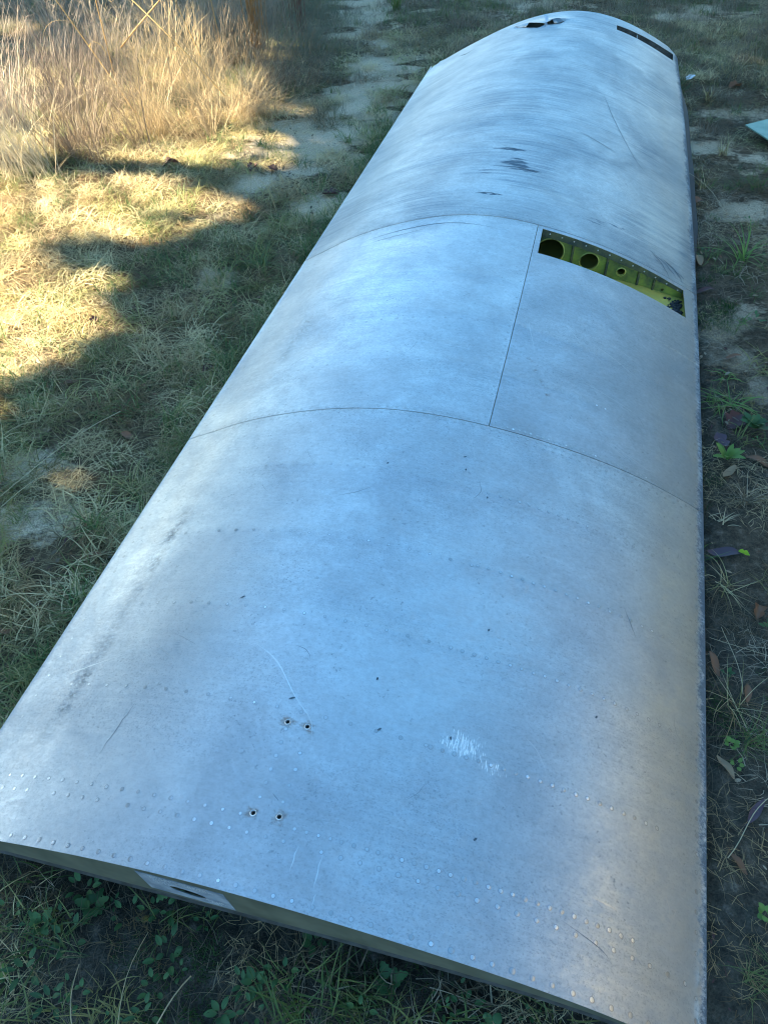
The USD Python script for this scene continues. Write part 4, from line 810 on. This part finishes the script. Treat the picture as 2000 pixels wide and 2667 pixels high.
# single sun-bleached stalks standing out of the clumps, with drooping side leaves
def stalk(p, q, bend, width, material, label, leaves=4, seed=0):
    p, q = np.array(p, float), np.array(q, float); t = np.linspace(0, 1, 11)[:, None]
    c = p + (q - p) * t + np.array([0, 0, 1]) * bend * (t * (1 - t)) * 4 * np.linalg.norm(q - p)
    parts = []; r = random.Random(seed)
    tube_v, tube_f, n = [], [], 0
    ang5 = np.linspace(0, 2 * np.pi, 6)[:-1]
    for k in range(11):
        rad = width / 2 * (1 - 0.7 * k / 10); d = c[min(k + 1, 10)] - c[max(k - 1, 0)]; d /= np.linalg.norm(d)
        a = np.cross(d, [0.3, 0.9, 0.1]); a /= np.linalg.norm(a); b = np.cross(d, a)
        tube_v += [c[k] + rad * (math.cos(x) * a + math.sin(x) * b) for x in ang5]
    for k in range(10):
        for i in range(5):
            j = (i + 1) % 5; tube_f += [(k * 5 + i, k * 5 + j, k * 5 + 5 + j), (k * 5 + i, k * 5 + 5 + j, k * 5 + 5 + i)]
    base = UsdGeom.Xform.Define(stage, '/World/' + numbered('dry_stalk')).GetPrim()
    UsdGeom.Xformable(base).AddTranslateOp().Set(Gf.Vec3d(*p))
    put('stem', (np.array(tube_v) - p, np.array(tube_f)), material, base, smooth=True)
    for k in range(leaves):
        i = r.randint(3, 9); v, f = blade(c[i] - p, r.uniform(0, 6.28), r.uniform(0.10, 0.28), width * 0.8, r.uniform(0.5, 1.2), r.uniform(1.5, 3.5), 0.8, 6, False)
        put('leaf', (v, f), material, base)
    tag(base, label, 'dry stalk', 'tall golden stalks in the dry grass')
stalk((-1.42, 4.9, 0), (-2.15, 5.35, 1.05), 0.02, 0.010, 'golden_stalk', 'thick golden stalk leaning left out of the top of the picture', 4, 1)
stalk((-0.85, 4.80, 0.12), (-2.05, 5.55, 0.92), 0.06, 0.010, 'golden_stalk', 'long golden stalk slanting down to the right across the grass', 5, 2)
stalk((-1.55, 5.35, 0.25), (-0.75, 5.75, 0.80), 0.03, 0.009, 'golden_stalk', 'golden stalk slanting up to the right crossing the longer one', 3, 3)
stalk((-1.05, 5.30, 0.2), (-1.45, 5.75, 1.05), 0.0, 0.008, 'golden_stalk', 'pale golden stalk leaning left beside the crossing point', 4, 4)
stalk((-1.62, 5.30, 0), (-1.70, 5.60, 1.15), 0.0, 0.008, 'golden_stalk', 'upright golden stalk left of the russet bundle', 3, 5)
stalk((-0.98, 5.75, 0), (-1.12, 6.05, 1.10), 0.0, 0.008, 'golden_stalk', 'upright golden stalk just left of the russet bundle', 3, 6)
for (x, y, n, m, lb, hh) in ((-0.80, 6.15, 46, 'russet_stalk', 'tight upright bundle of russet orange stalks at the top of the tall grass', 0.95), (-0.52, 6.5, 26, 'maroon_stalk', 'narrow dark maroon stalk bundle right of the russet one', 0.85)):
    r = random.Random(int(n)); out = [blade((r.gauss(0, 0.035), r.gauss(0, 0.035), 0), r.uniform(0, 6.28), r.uniform(0.7, 1) * hh, 0.007, r.uniform(1.40, 1.56), r.uniform(0, .25), 0.2, 5) for _ in range(n)]
    o = put('stalk_bundle', join(out), m); UsdGeom.Xformable(o).AddTranslateOp().Set(Gf.Vec3d(x, y, -0.02)); tag(o, lb, 'dry stalks')

# ------------------------------------------------------------------ weeds, tufts, leaves, litter
def gz(x, y): return float(ground_z(np.array([x]), np.array([y]))[0])
def weed(x, y, n, L, W, material, label, seed, serr=0.0, el=(0.1, 0.6), bend=(0.1, 0.5)):
    o = thing('weed', label, 'weed', (x, y, gz(x, y) + 0.006), 0, None); r = random.Random(seed)
    for k in range(n):
        v, f = leaf_shape(L * 0.8 * r.uniform(0.6, 1.1), W * r.uniform(0.8, 1.1), 8 if serr else 6, r.uniform(*bend), serr); az = k * 2.4 + r.uniform(-.3, .3)
        put('leaf', (rot(v, az, r.uniform(*el), (0.006 * math.cos(az), 0.006 * math.sin(az), 0.004 + 0.0012 * k)), f), material, o, smooth=True)
weed(-0.615, 0.462, 11, 0.040, 0.017, 'weed_leaf', 'toothed green weed rosette under the end plate, left of the yellow berry', 1, 0.22)
weed(-0.700, 0.425, 7, 0.036, 0.016, 'weed_leaf', 'blue-green weed with upright leaves at far lower left', 2, 0.15, (0.4, 1.0))
weed(-0.020, 0.315, 9, 0.038, 0.018, 'weed_leaf', 'dark green toothed weed star below the middle of the near wing edge', 3, 0.2)
weed(-0.165, 0.385, 5, 0.034, 0.016, 'weed_leaf', 'small dark weed close under the near wing edge', 4, 0.1)
weed(-0.270, 0.315, 7, 0.028, 0.014, 'weed_leaf', 'three-leaved green weed at the bottom middle left', 5)
weed(-0.330, 0.270, 6, 0.030, 0.013, 'weed_leaf', 'leafy weed cut by the bottom edge of the picture', 6)
weed(0.165, 0.235, 6, 0.034, 0.018, 'weed_leaf', 'dark weed in deep shade beside the right lower end plate', 7)
weed(-0.76, 0.345, 8, 0.024, 0.014, 'bright_leaf', 'light green weed cluster at the lower left corner', 8)
weed(1.075, 1.685, 9, 0.085, 0.020, 'bright_leaf', 'pale yellow-green rosette beside the wing edge by the seam', 9, 0.0, (0.4, 1.1), (0.2, 0.6))
weed(1.215, 1.83, 16, 0.060, 0.024, 'weed_leaf', 'bushy dark green weed at the right frame edge', 10, 0.15, (0.3, 1.0))
weed(0.765, 0.745, 9, 0.020, 0.012, 'bright_leaf', 'round-leaved green seedling right of the wing above the purple leaf', 11)
weed(0.762, 0.70, 5, 0.016, 0.010, 'bright_leaf', 'tiny green seedling just below the round-leaved seedling', 12)
weed(0.815, 0.925, 6, 0.018, 0.011, 'weed_leaf', 'blue-green two-leaf seedling below the crossing straws', 13, 0, (0.3, .9))
weed(0.715, 0.40, 8, 0.020, 0.013, 'bright_leaf', 'clover-like seedling at the lower right below the rust leaf', 14)
weed(1.33, 3.05, 6, 0.04, 0.02, 'weed_leaf', 'low green weed touching the wing edge above the hatch', 15)
weed(-0.82, 4.62, 6, 0.03, 0.013, 'weed_leaf', 'small green weed at the front of the flopping grass clump', 16)
def tuft(x, y, n, L, wdt, material, label, seed, el=(0.2, 1.2), curl=(0.3, 1.6), sp=0.012):
    o = thing('grass_tuft', label, 'grass tuft', (x, y, gz(x, y) + 0.002), 0, None); r = random.Random(seed)
    for k in range(n):
        v, f = blade((r.gauss(0, sp), r.gauss(0, sp), 0.002), r.uniform(0, 6.283), r.uniform(0.55, 1.1) * L, wdt * r.uniform(0.7, 1.2), r.uniform(*el), r.uniform(*curl), r.uniform(-.5, .5), 6)
        put('blade', (v, f), material, o)
tuft(1.56, 2.92, 22, 0.22, 0.008, 'bright_leaf', 'large bright green grass tuft right of the open hatch', 1)
tuft(1.19, 1.965, 18, 0.15, 0.0065, 'bright_leaf', 'flattened green grass tuft with combed blades beside the wing', 2, (0.05, 0.5), (0, .8))
tuft(1.235, 2.13, 14, 0.06, 0.006, 'bright_leaf', 'curled pale green tuft like a small wreath', 3, (0.3, 1.0), (1.5, 3.5))
tuft(1.40, 2.45, 14, 0.07, 0.004, 'bright_leaf', 'small whitish green tuft on bare dark soil', 4)
tuft(0.895, 1.19, 30, 0.13, 0.0026, 'dry_blades', 'pale straw tuft below the lime leaf', 5, (0.05, 0.8), (0.2, 1.6))
tuft(0.80, 0.84, 30, 0.15, 0.0020, 'dry_blades', 'long thin straw tuft with crossing stems right of the wing', 6, (0.05, 0.7), (0, .8))
tuft(0.815, 0.755, 40, 0.12, 0.003, 'green_blades', 'soft green grass tuft at the right frame edge above the purple leaf', 7)
tuft(0.70, 0.275, 26, 0.12, 0.004, 'green_blades', 'green grass tuft at the lower right corner', 8)
tuft(1.90, 5.0, 50, 0.20, 0.006, 'green_blades', 'long dark green grass tuft beside the far right wing edge', 9, (0.5, 1.3))
tuft(2.05, 4.85, 40, 0.16, 0.005, 'dry_blades', 'brown grass tuft in front of the white scrap', 10, (0.6, 1.4))
tuft(0.24, 7.15, 40, 0.24, 0.008, 'green_blades', 'bright green upright tuft far back beside the sandy path', 11, (0.9, 1.5), (0.1, .8))
tuft(0.03, 4.80, 70, 0.11, 0.0035, 'green_blades', 'dark green cushion tuft on the sand beside the wing', 12, (0.5, 1.4), (.3, 1.4), 0.04)
tuft(1.85, 4.02, 34, 0.12, 0.004, 'dry_blades', 'dry brown tuft left of the green sheet', 13, (0.5, 1.4))
tuft(1.62, 3.62, 34, 0.13, 0.004, 'dry_blades', 'dry tan tuft right of the wing above the sand patch', 14, (0.5, 1.4))
tuft(-0.86, 1.50, 36, 0.12, 0.005, 'green_blades', 'yellow-green grass tuft left of the wing above the fallen pink leaf', 15)
tuft(-0.84, 1.20, 26, 0.12, 0.005, 'green_blades', 'green tuft leaning against the left wing edge', 16)
tuft(-0.50, 3.02, 40, 0.17, 0.005, 'green_blades', 'broad green tuft left of the wing at mid-height', 17)
tuft(-0.72, 1.98, 30, 0.13, 0.005, 'green_blades', 'green tuft close to the wing by the near seam', 18)
tuft(-0.13, 4.35, 30, 0.12, 0.004, 'green_blades', 'small green tuft on the path side of the wing', 19)
tuft(-0.62, 4.35, 24, 0.10, 0.005, 'green_blades', 'green sprig left of the sandy patch in front of the tall grass', 20)
tuft(0.97, 1.42, 16, 0.05, 0.004, 'straw', 'whitish dried flower tuft on black soil beside the wing', 21, (0.4, 1.3), (0, 1))
tuft(1.07, 1.50, 60, 0.12, 0.003, 'dark_blades', 'brown thatch tuft at the right above the whitish dried flowers', 22, (0.05, 0.9), (.3, 2))
tuft(-0.79, 0.40, 60, 0.14, 0.0028, 'dry_blades', 'tangle of curled pale grass at lower left under the wing end', 23, (0.05, 0.9), (0.6, 2.8), 0.04)
tuft(-0.13, 0.33, 44, 0.12, 0.0036, 'dark_blades', 'dark curled grass tuft under the middle of the near wing edge', 24, (0.1, 1.2), (0.4, 2.6), 0.03)
tuft(0.12, 0.27, 44, 0.12, 0.0036, 'dark_blades', 'shadowy grass tuft below the right half of the near wing edge', 25, (0.1, 1.2), (0.4, 2.6), 0.03)

def fallen(x, y, L, W, az, material, label, seed, curl=0.35, lobes=0, tilt=0.1, stem=True):
    o = thing('fallen_leaf', label, 'leaf', (x, y, gz(x, y) + 0.012), math.degrees(az)); r = random.Random(seed)
    n = 12; t = np.linspace(0, 1, n + 1); w = W * 0.5 * np.sin(np.pi * np.clip(t * .92 + .05, 0, 1)) ** 0.75
    if lobes: w = w * (0.62 + 0.5 * np.abs(np.sin(np.pi * lobes * t + 0.5)))
    prof = [(-1, curl), (-0.5, curl * 0.25), (0, 0), (0.5, curl * 0.3), (1, curl * r.uniform(0.4, 1.4))]
    wave = 0.06 * L * np.sin(t * r.uniform(3, 7) + r.random() * 6)
    L = L * 0.88; W = W * 0.88
    V = np.vstack([np.stack([L * (t - .5), a * 0.88 * w, b * w + wave + tilt * L * (t - .5) * r.uniform(.5, 1)], -1) for a, b in prof])
    F = []
    for k in range(4):
        for i in range(n): a = k * (n + 1) + i; b = a + n + 1; F += [(a, a + 1, b + 1), (a, b + 1, b)]
    put('leaf_blade', (V, np.array(F)), material, o, smooth=True)
    if stem:
        v, f = blade((-L / 2, 0, -0.02 * L), math.pi + r.uniform(-.4, .4), L * 0.3, 0.0022, 0.15, 0.2, 0.3, 3, False); put('leaf_stem', (v, f), material, o)
fallen(-1.08, 4.12, 0.11, 0.08, 0.4, 'leaf_maroon', 'dark maroon crumpled leaf below the tall grass in the shade band', 1, 0.8, 3)
fallen(-0.63, 4.02, 0.09, 0.06, 1.4, 'leaf_maroon', 'maroon leaf at the left rim of the small sand patch', 2, 0.7, 3)
fallen(-0.52, 3.99, 0.07, 0.05, 2.2, 'leaf_maroon', 'small maroon leaf at the right rim of the small sand patch', 3, 0.7, 3)
fallen(-0.21, 3.72, 0.10, 0.08, 0.2, 'leaf_maroon', 'round dark red leaf close to the wing right of the sand patch', 4, 0.6, 2)
fallen(-0.63, 2.28, 0.055, 0.04, 0.6, 'leaf_maroon', 'small dark red leaf in grass left of the near seam', 5, 0.5)
fallen(-0.85, 1.91, 0.06, 0.03, 2.6, 'leaf_brown', 'dull brown leaf sunk in grass below the near seam', 6)
fallen(-0.835, 1.385, 0.065, 0.022, -0.25, 'leaf_brown', 'pinkish brown narrow leaf touching the left wing edge', 7)
fallen(-1.00, 1.13, 0.055, 0.022, 0.1, 'leaf_brown', 'pale brown leaf at the left frame edge near the wing corner', 8)
fallen(-1.12, 2.22, 0.06, 0.03, 0.3, 'leaf_brown', 'rusty leaf in the sunlit grass at left', 9)
fallen(-1.13, 2.62, 0.06, 0.04, 1.3, 'leaf_maroon', 'brown curled leaf at the border of sun and shade', 10, 0.8, 3)
fallen(-0.93, 2.48, 0.05, 0.018, 0.0, 'leaf_tan', 'tan narrow leaf lying in the left grass between sun and wing', 11)
fallen(1.53, 3.45, 0.09, 0.055, 0.3, 'leaf_brown', 'red-brown leaf right of the wing beside the sand patch', 12, 0.5, 2)
fallen(1.325, 2.675, 0.10, 0.032, 0.05, 'leaf_maroon', 'long reddish leaf pointing away from the wing below the hatch', 13, 0.3)
fallen(1.285, 2.23, 0.08, 0.022, 0.1, 'leaf_brown', 'thin orange-brown leaf on dark soil above the wreath tuft', 14)
fallen(1.165, 1.865, 0.09, 0.075, 0.8, 'leaf_maroon', 'broad purple-red lobed leaf between the combed tuft and the rosette', 15, 0.4, 3)
fallen(1.09, 1.775, 0.07, 0.05, 1.8, 'leaf_purple', 'dark purple leaf above the pale rosette', 16, 0.4, 2)
fallen(1.175, 1.665, 0.10, 0.030, -0.75, 'leaf_brown', 'long copper brown leaf right of the pale rosette', 17, 0.3)
fallen(1.06, 1.62, 0.075, 0.028, 0.7, 'leaf_tan', 'brown leaf under the pale rosette', 18)
fallen(0.935, 1.30, 0.095, 0.038, -0.2, 'leaf_purple', 'smooth dark purple leaf on black soil by the wing', 19, 0.25)
fallen(0.955, 1.10, 0.05, 0.035, 1.1, 'leaf_brown', 'pinkish crumpled leaf below the lime leaf', 20, 0.8, 2)
fallen(0.795, 0.955, 0.075, 0.020, 1.6, 'leaf_brown', 'brown leaf stuck upright against the right wing edge', 21, 0.5)
fallen(0.845, 0.87, 0.055, 0.020, 1.2, 'leaf_brown', 'pale brown leaf below the crossing straws', 22)
fallen(0.735, 0.695, 0.065, 0.020, 1.95, 'leaf_tan', 'grey tan curled leaf close to the wing edge', 23, 0.5)
fallen(0.765, 0.595, 0.075, 0.022, 0.75, 'leaf_purple', 'purple leaf on a white stem at the lower right', 24, 0.3)
fallen(0.695, 0.495, 0.055, 0.016, -1.2, 'leaf_brown', 'rust orange leaf at the end of the white stem', 25, 0.3)
fallen(0.985, 1.29, 0.035, 0.020, -0.5, 'lime_leaf', 'lime yellow leaf scrap right of the dark purple leaf', 26, 0.5, 2, stem=False)
fallen(2.28, 5.05, 0.10, 0.07, 0.3, 'leaf_brown', 'orange brown leaf near the white scrap at far right', 27, 0.6, 2)
fallen(1.62, 3.95, 0.08, 0.04, 0.6, 'leaf_tan', 'tan leaf beside the wing edge left of the green sheet', 28)
fallen(1.38, 2.92, 0.08, 0.035, 1.5, 'leaf_tan', 'grey tan leaf above the bright green tuft by the wing', 29)

def straw(p, q, label, w=0.0035, bend=0.03, material='straw'):
    p, q = np.array(p, float), np.array(q, float); t = np.linspace(0, 1, 9)[:, None]
    c = p + (q - p) * t; c[:, 2] += bend * np.sin(np.pi * t[:, 0]); d = q - p; sd = np.cross(d, [0, 0, 1]); w = w * 0.6; sd = sd / np.linalg.norm(sd) * w / 2
    c[:, :2] += (sd[:2] / w * 2) * 0.03 * np.linalg.norm(d) * np.sin(np.pi * t * 1.6)
    u1 = np.array([0, 0, w * .4])
    A, B, C = c - sd, c + u1, c + sd
    o = put('straw_stem', join([ribbon(A - p, B - p), ribbon(B - p, C - p)]), material, smooth=True)
    UsdGeom.Xformable(o).AddTranslateOp().Set(Gf.Vec3d(*p)); tag(o, label, 'straw', None)
straw((-0.48, 0.40, 0.02), (-0.50, 0.18, 0.05), 'long thin straw running down to the bottom edge below the yellow berry', 0.0022)
straw((-0.60, 0.35, 0.02), (-0.55, 0.17, 0.04), 'straw with a green blade left of the long thin straw', 0.003)
straw((-0.47, 0.19, 0.02), (-0.38, 0.32, 0.03), 'forked pale straw at the bottom left', 0.004)
straw((0.80, 0.62, 0.02), (0.66, 0.50, 0.03), 'white stem joining the purple and rust leaves', 0.003, 0.01)
straw((0.80, 1.02, 0.02), (1.02, 0.85, 0.05), 'thin straw crossing down to the right frame edge', 0.0022)
straw((0.84, 1.05, 0.02), (0.80, 0.84, 0.06), 'thin upright straw beside the right wing edge', 0.0022)
straw((-1.32, 1.35, 0.02), (-0.85, 1.95, 0.05), 'long thin straw slanting through the left grass towards the seam', 0.004, 0.04)
straw((-1.28, 1.30, 0.02), (-0.95, 1.75, 0.04), 'second thin straw slanting beside the long one', 0.003, 0.04)
straw((1.62, 3.30, 0.02), (1.48, 3.9, 0.05), 'thin straw right of the wing near the sand', 0.003)
straw((1.95, 5.75, 0.02), (2.3, 5.3, 0.05), 'bent straw on grass above the sunlit patch', 0.004)
straw((1.62, 2.80, 0.03), (1.95, 2.78, 0.04), 'thick pale green stem lying under the large green tuft', 0.010, 0.01, 'bright_leaf')

b_ = trimesh.creation.icosphere(3, 0.0085); bv = np.array(b_.vertices); bv = bv * [1.05, 1, .95] * (1 - 0.10 * np.exp(-((bv[:, :1] / 0.0085) ** 2 + (bv[:, 1:2] / 0.0085) ** 2) * 14) * (bv[:, 2:] > 0))
o = put('berry', (bv, np.array(b_.faces)), 'berry', smooth=True); UsdGeom.Xformable(o).AddTranslateOp().Set(Gf.Vec3d(-0.505, 0.435, gz(-0.505, 0.435) + 0.012)); tag(o, 'round yellow brown berry on the ground below the end plate', 'berry')
# painted sheet at the right edge
sh = Polygon([(2.067, 4.316), (2.75, 4.52), (2.65, 3.45), (2.22, 3.45), (2.111, 4.067)])
ms = trimesh.creation.extrude_polygon(sh, 0.006, engine='earcut').subdivide().subdivide(); v = np.array(ms.vertices)
v[:, 2] += 0.035 + 0.03 * (v[:, 0] - 2.067) + 0.01 * np.sin(v[:, 0] * 6); c_ = np.array([2.35, 4.0, 0])
o = put('metal_sheet', (v - c_, np.array(ms.faces)), 'green_paint', smooth=30); UsdGeom.Xformable(o).AddTranslateOp().Set(Gf.Vec3d(*c_)); tag(o, 'pale green painted metal sheet lying at the right frame edge', 'metal sheet')
gx_, gy_ = np.meshgrid(np.linspace(-.028, .028, 7), np.linspace(-.02, .02, 6), indexing='ij'); zz = 0.02 * meshkit.noise(np.stack([gx_ * 45, gy_ * 45, 0 * gx_], -1), 6) + 0.25 * (gx_ + .028)
ii = np.arange(42).reshape(7, 6); ff = np.vstack([np.stack([ii[:-1, :-1], ii[1:, :-1], ii[1:, 1:]], -1).reshape(-1, 3), np.stack([ii[:-1, :-1], ii[1:, 1:], ii[:-1, 1:]], -1).reshape(-1, 3)])
o = put('scrap', (np.stack([gx_.ravel(), gy_.ravel(), zz.ravel()], -1), ff), 'white_scrap'); UsdGeom.Xformable(o).AddTranslateOp().Set(Gf.Vec3d(2.02, 5.15, 0.02)); tag(o, 'small crumpled white scrap in grass beside the far right wing edge', 'scrap')

# ------------------------------------------------------------------ trees outside the frame that shade the wing and show in its sheen
# spots to be sunlit; crown leaves between them and the sun are cut away: (x, y, z, radius)
LIT = [(-1.9, 4.0, 0.2, .4), (-2.3, 4.3, 0.4, .5), (-1.8, 4.4, 0.35, .4), (-1.5, 4.6, 0.35, .22), (-2.0, 4.9, 0.5, .4), (-1.6, 5.0, 0.45, .25), (-2.4, 5.2, 0.5, .4), (-1.9, 5.5, 0.5, .3), (-1.45, 5.5, 0.45, .2), (-2.9, 7.0, 0, .3), (2.4, 5.53, 0, .09), (2.6, 5.47, 0, .09), (0.1, 5.42, 0, .06)]
lr_ = np.random.default_rng(19)
for _ in range(2200):
    y_, x_ = lr_.uniform(1.6, 4.5), lr_.uniform(-3.0, -0.3)
    xb_ = np.interp(y_, [1.6, 1.9, 2.25, 2.6, 2.85, 3.3, 3.6, 3.75, 3.9, 4.05, 4.2, 4.6], [-1.5, -1.1, -0.75, -0.85, -1.0, -0.85, -0.65, -0.65, -1.4, -1.5, -1.1, -0.9])
    depth = np.clip((xb_ - x_) / 0.9, -0.25, 1)
    n_ = meshkit.fbm(np.array([x_ * 3.2, y_ * 4.2, 0.3]), 3, 77)
    if n_ > 0.56 - 0.40 * depth: LIT.append((x_, y_, 0.0 if y_ < 4 else 0.3, lr_.uniform(0.03, 0.085) + 0.05 * max(depth, 0)))
for _ in range(420):
    x_, y_, z_ = lr_.uniform(-2.9, -0.95), lr_.uniform(4.1, 6.4), lr_.uniform(0.15, 0.8)
    if x_ + 1.3 * z_ < -0.42 - 0.12 * (y_ - 4) * 0 and meshkit.fbm(np.array([x_ * 2.5, y_ * 2.5, z_ * 3]), 2, 79) > 0.34: LIT.append((x_, y_, z_, lr_.uniform(0.06, 0.16)))
for u_, s_, r_ in ((0.19, 2.2, .06), (0.21, 2.35, .05), (0.17, 2.0, .06), (0.16, 1.85, .045), (0.14, 1.6, .05), (0.12, 1.42, .035), (0.10, 1.2, .04), (0.08, 1.0, .03), (0.07, 0.75, .04), (0.06, 0.45, .04), (0.98, 5.2, .07)):
    LIT.append((*to_world(loc(np.array([u_]), np.array([s_])))[0], r_))
e1 = np.cross([0, 0, 1], SUN); e1 /= np.linalg.norm(e1); e2 = np.cross(SUN, e1)
LT = np.array([l[:3] for l in LIT]); Lp = np.stack([LT @ e1, LT @ e2], 1); Lr = np.array([l[3] for l in LIT])
def tree(x, y, h, crown_r, crown_lo, n, leaf, foliage, label, seed, lit_gaps=True):
    o = thing('tree', label, 'tree', (x, y, -0.05), 0, 'trees around the clearing'); r = np.random.default_rng(seed)
    secs = []
    ang_ = np.linspace(0, 2 * np.pi, 9)[:-1]
    tv, tf = [], []
    for k in range(9):
        t = k / 8; c = np.array([0.15 * math.sin(2.2 * t + seed), 0.15 * math.cos(1.7 * t + seed) - 0.15, t * h]); rad = 0.16 * (1 - 0.85 * t) + 0.01 + (0.06 if k == 0 else 0)
        secs.append(c); tv += [c + rad * np.array([math.cos(a), math.sin(a), 0]) for a in ang_]
    for k in range(8):
        for i in range(8): j = (i + 1) % 8; tf += [(k * 8 + i, k * 8 + j, k * 8 + 8 + j), (k * 8 + i, k * 8 + 8 + j, k * 8 + 8 + i)]
    put('trunk', (np.array(tv), np.array(tf)), 'bark', o, smooth=True)
    # leaf clumps around limb ends
    nb = 34; C = []
    for k in range(nb):
        zz_ = crown_lo + (h - crown_lo) * ((k + r.random()) / nb); rr = crown_r * (1.05 - 0.75 * (zz_ - crown_lo) / (h - crown_lo)) * r.uniform(0.35, 1.0); a = r.uniform(0, 6.283)
        e = np.array([rr * math.cos(a), rr * math.sin(a), zz_]); C.append(e)
        s0 = np.array([0, 0, max(zz_ - 0.5 * rr, 0.8)]); v, f = ribbon(np.array([s0 + (e - s0) * t + [0, 0, 0.03] for t in np.linspace(0, 1, 4)]), np.array([s0 + (e - s0) * t - [0, 0, 0.03 * (1 - t)] for t in np.linspace(0, 1, 4)]))
        put('limb', (v, f), 'bark', o)
    C = np.array(C); pc = C[r.integers(0, nb, n)] + r.normal(0, 1, (n, 3)) * np.array([0.62, 0.62, 0.38])
    W = pc + [x, y, -0.05]
    if lit_gaps:
        P2 = np.stack([W @ e1, W @ e2], 1); d = np.hypot(P2[:, None, 0] - Lp[None, :, 0], P2[:, None, 1] - Lp[None, :, 1])
        pc = pc[(d > Lr[None] * (0.55 + 0.75 * r.random((len(P2), 1)))).all(1)]
    m = len(pc); A = r.normal(0, 1, (m, 3)); A /= np.linalg.norm(A, axis=1, keepdims=True); B = np.cross(A, r.normal(0, 1, (m, 3))); B /= np.linalg.norm(B, axis=1, keepdims=True)
    sz = leaf * r.uniform(0.7, 1.3, (m, 1))
    v = np.stack([pc - A * sz, pc + B * sz * .5, pc + A * sz, pc - B * sz * .5], 1).reshape(-1, 3)
    i = np.arange(m) * 4
    put('crown', (v, np.vstack([np.stack([i, i + 1, i + 2], 1), np.stack([i, i + 2, i + 3], 1)])), foliage, o)
D = 8.5
for k, (yy, h, lo, lb) in enumerate(((-2.2, 9.4, 4.6, 'tall pine standing behind the camera on the left'), (-0.2, 9.6, 3.8, 'tall pine at left, nearest to the camera'), (1.8, 9.4, 3.6, 'tall pine at left level with the near wing end'), (3.7, 9.2, 4.8, 'tall pine at left level with the near seam'), (5.7, 9.5, 4.9, 'tall pine at left level with the hatch'), (7.6, 9.6, 4.6, 'tall pine at left level with the tall grass'), (9.5, 9.4, 3.8, 'tall pine at left beyond the tall grass'), (11.6, 9.6, 3.6, 'farthest tall pine on the left'))):
    tree(-D + 0.5 * math.sin(k * 2.1), yy, h, 2.1, lo, 26000, 0.12, 'pine_foliage', lb, 50 + k)
for k, (xx, yy, h, fo, lo, cr, lb) in enumerate(((5.4, -0.35, 4.9, 'glint_foliage', 2.7, 0.7, 'unseen pale tree added at right for the glint on the near wing end'), (9.6, -1.0, 3.1, 'far_pine', 0.3, 2.1, 'low dark pine added behind the pale glint tree'), (7.4, 2.4, 3.4, 'far_pine', 0.3, 2.1, 'added dark pine at right level with the near seam'), (8.0, 3.4, 3.1, 'far_pine', 0.3, 2.1, 'added dark pine at right level with the hatch'), (7.8, 7.5, 3.4, 'far_pine', 0.3, 2.1, 'added dark pine at right level with the far wing end'), (8.4, 10.2, 3.1, 'far_pine', 0.3, 2.1, 'added dark pine at right beyond the far wing end'), (7.6, -3.2, 3.1, 'far_pine', 0.3, 2.1, 'added dark pine at right just behind the camera'), (8.0, -6.0, 3.4, 'far_pine', 0.3, 2.1, 'added dark pine at right well behind the camera'))):  # added out of view: dark pines dim the right sheen, pale tree makes glint
    tree(xx, yy, h, cr, lo, 9000, 0.14, fo, lb, 80 + k, False)
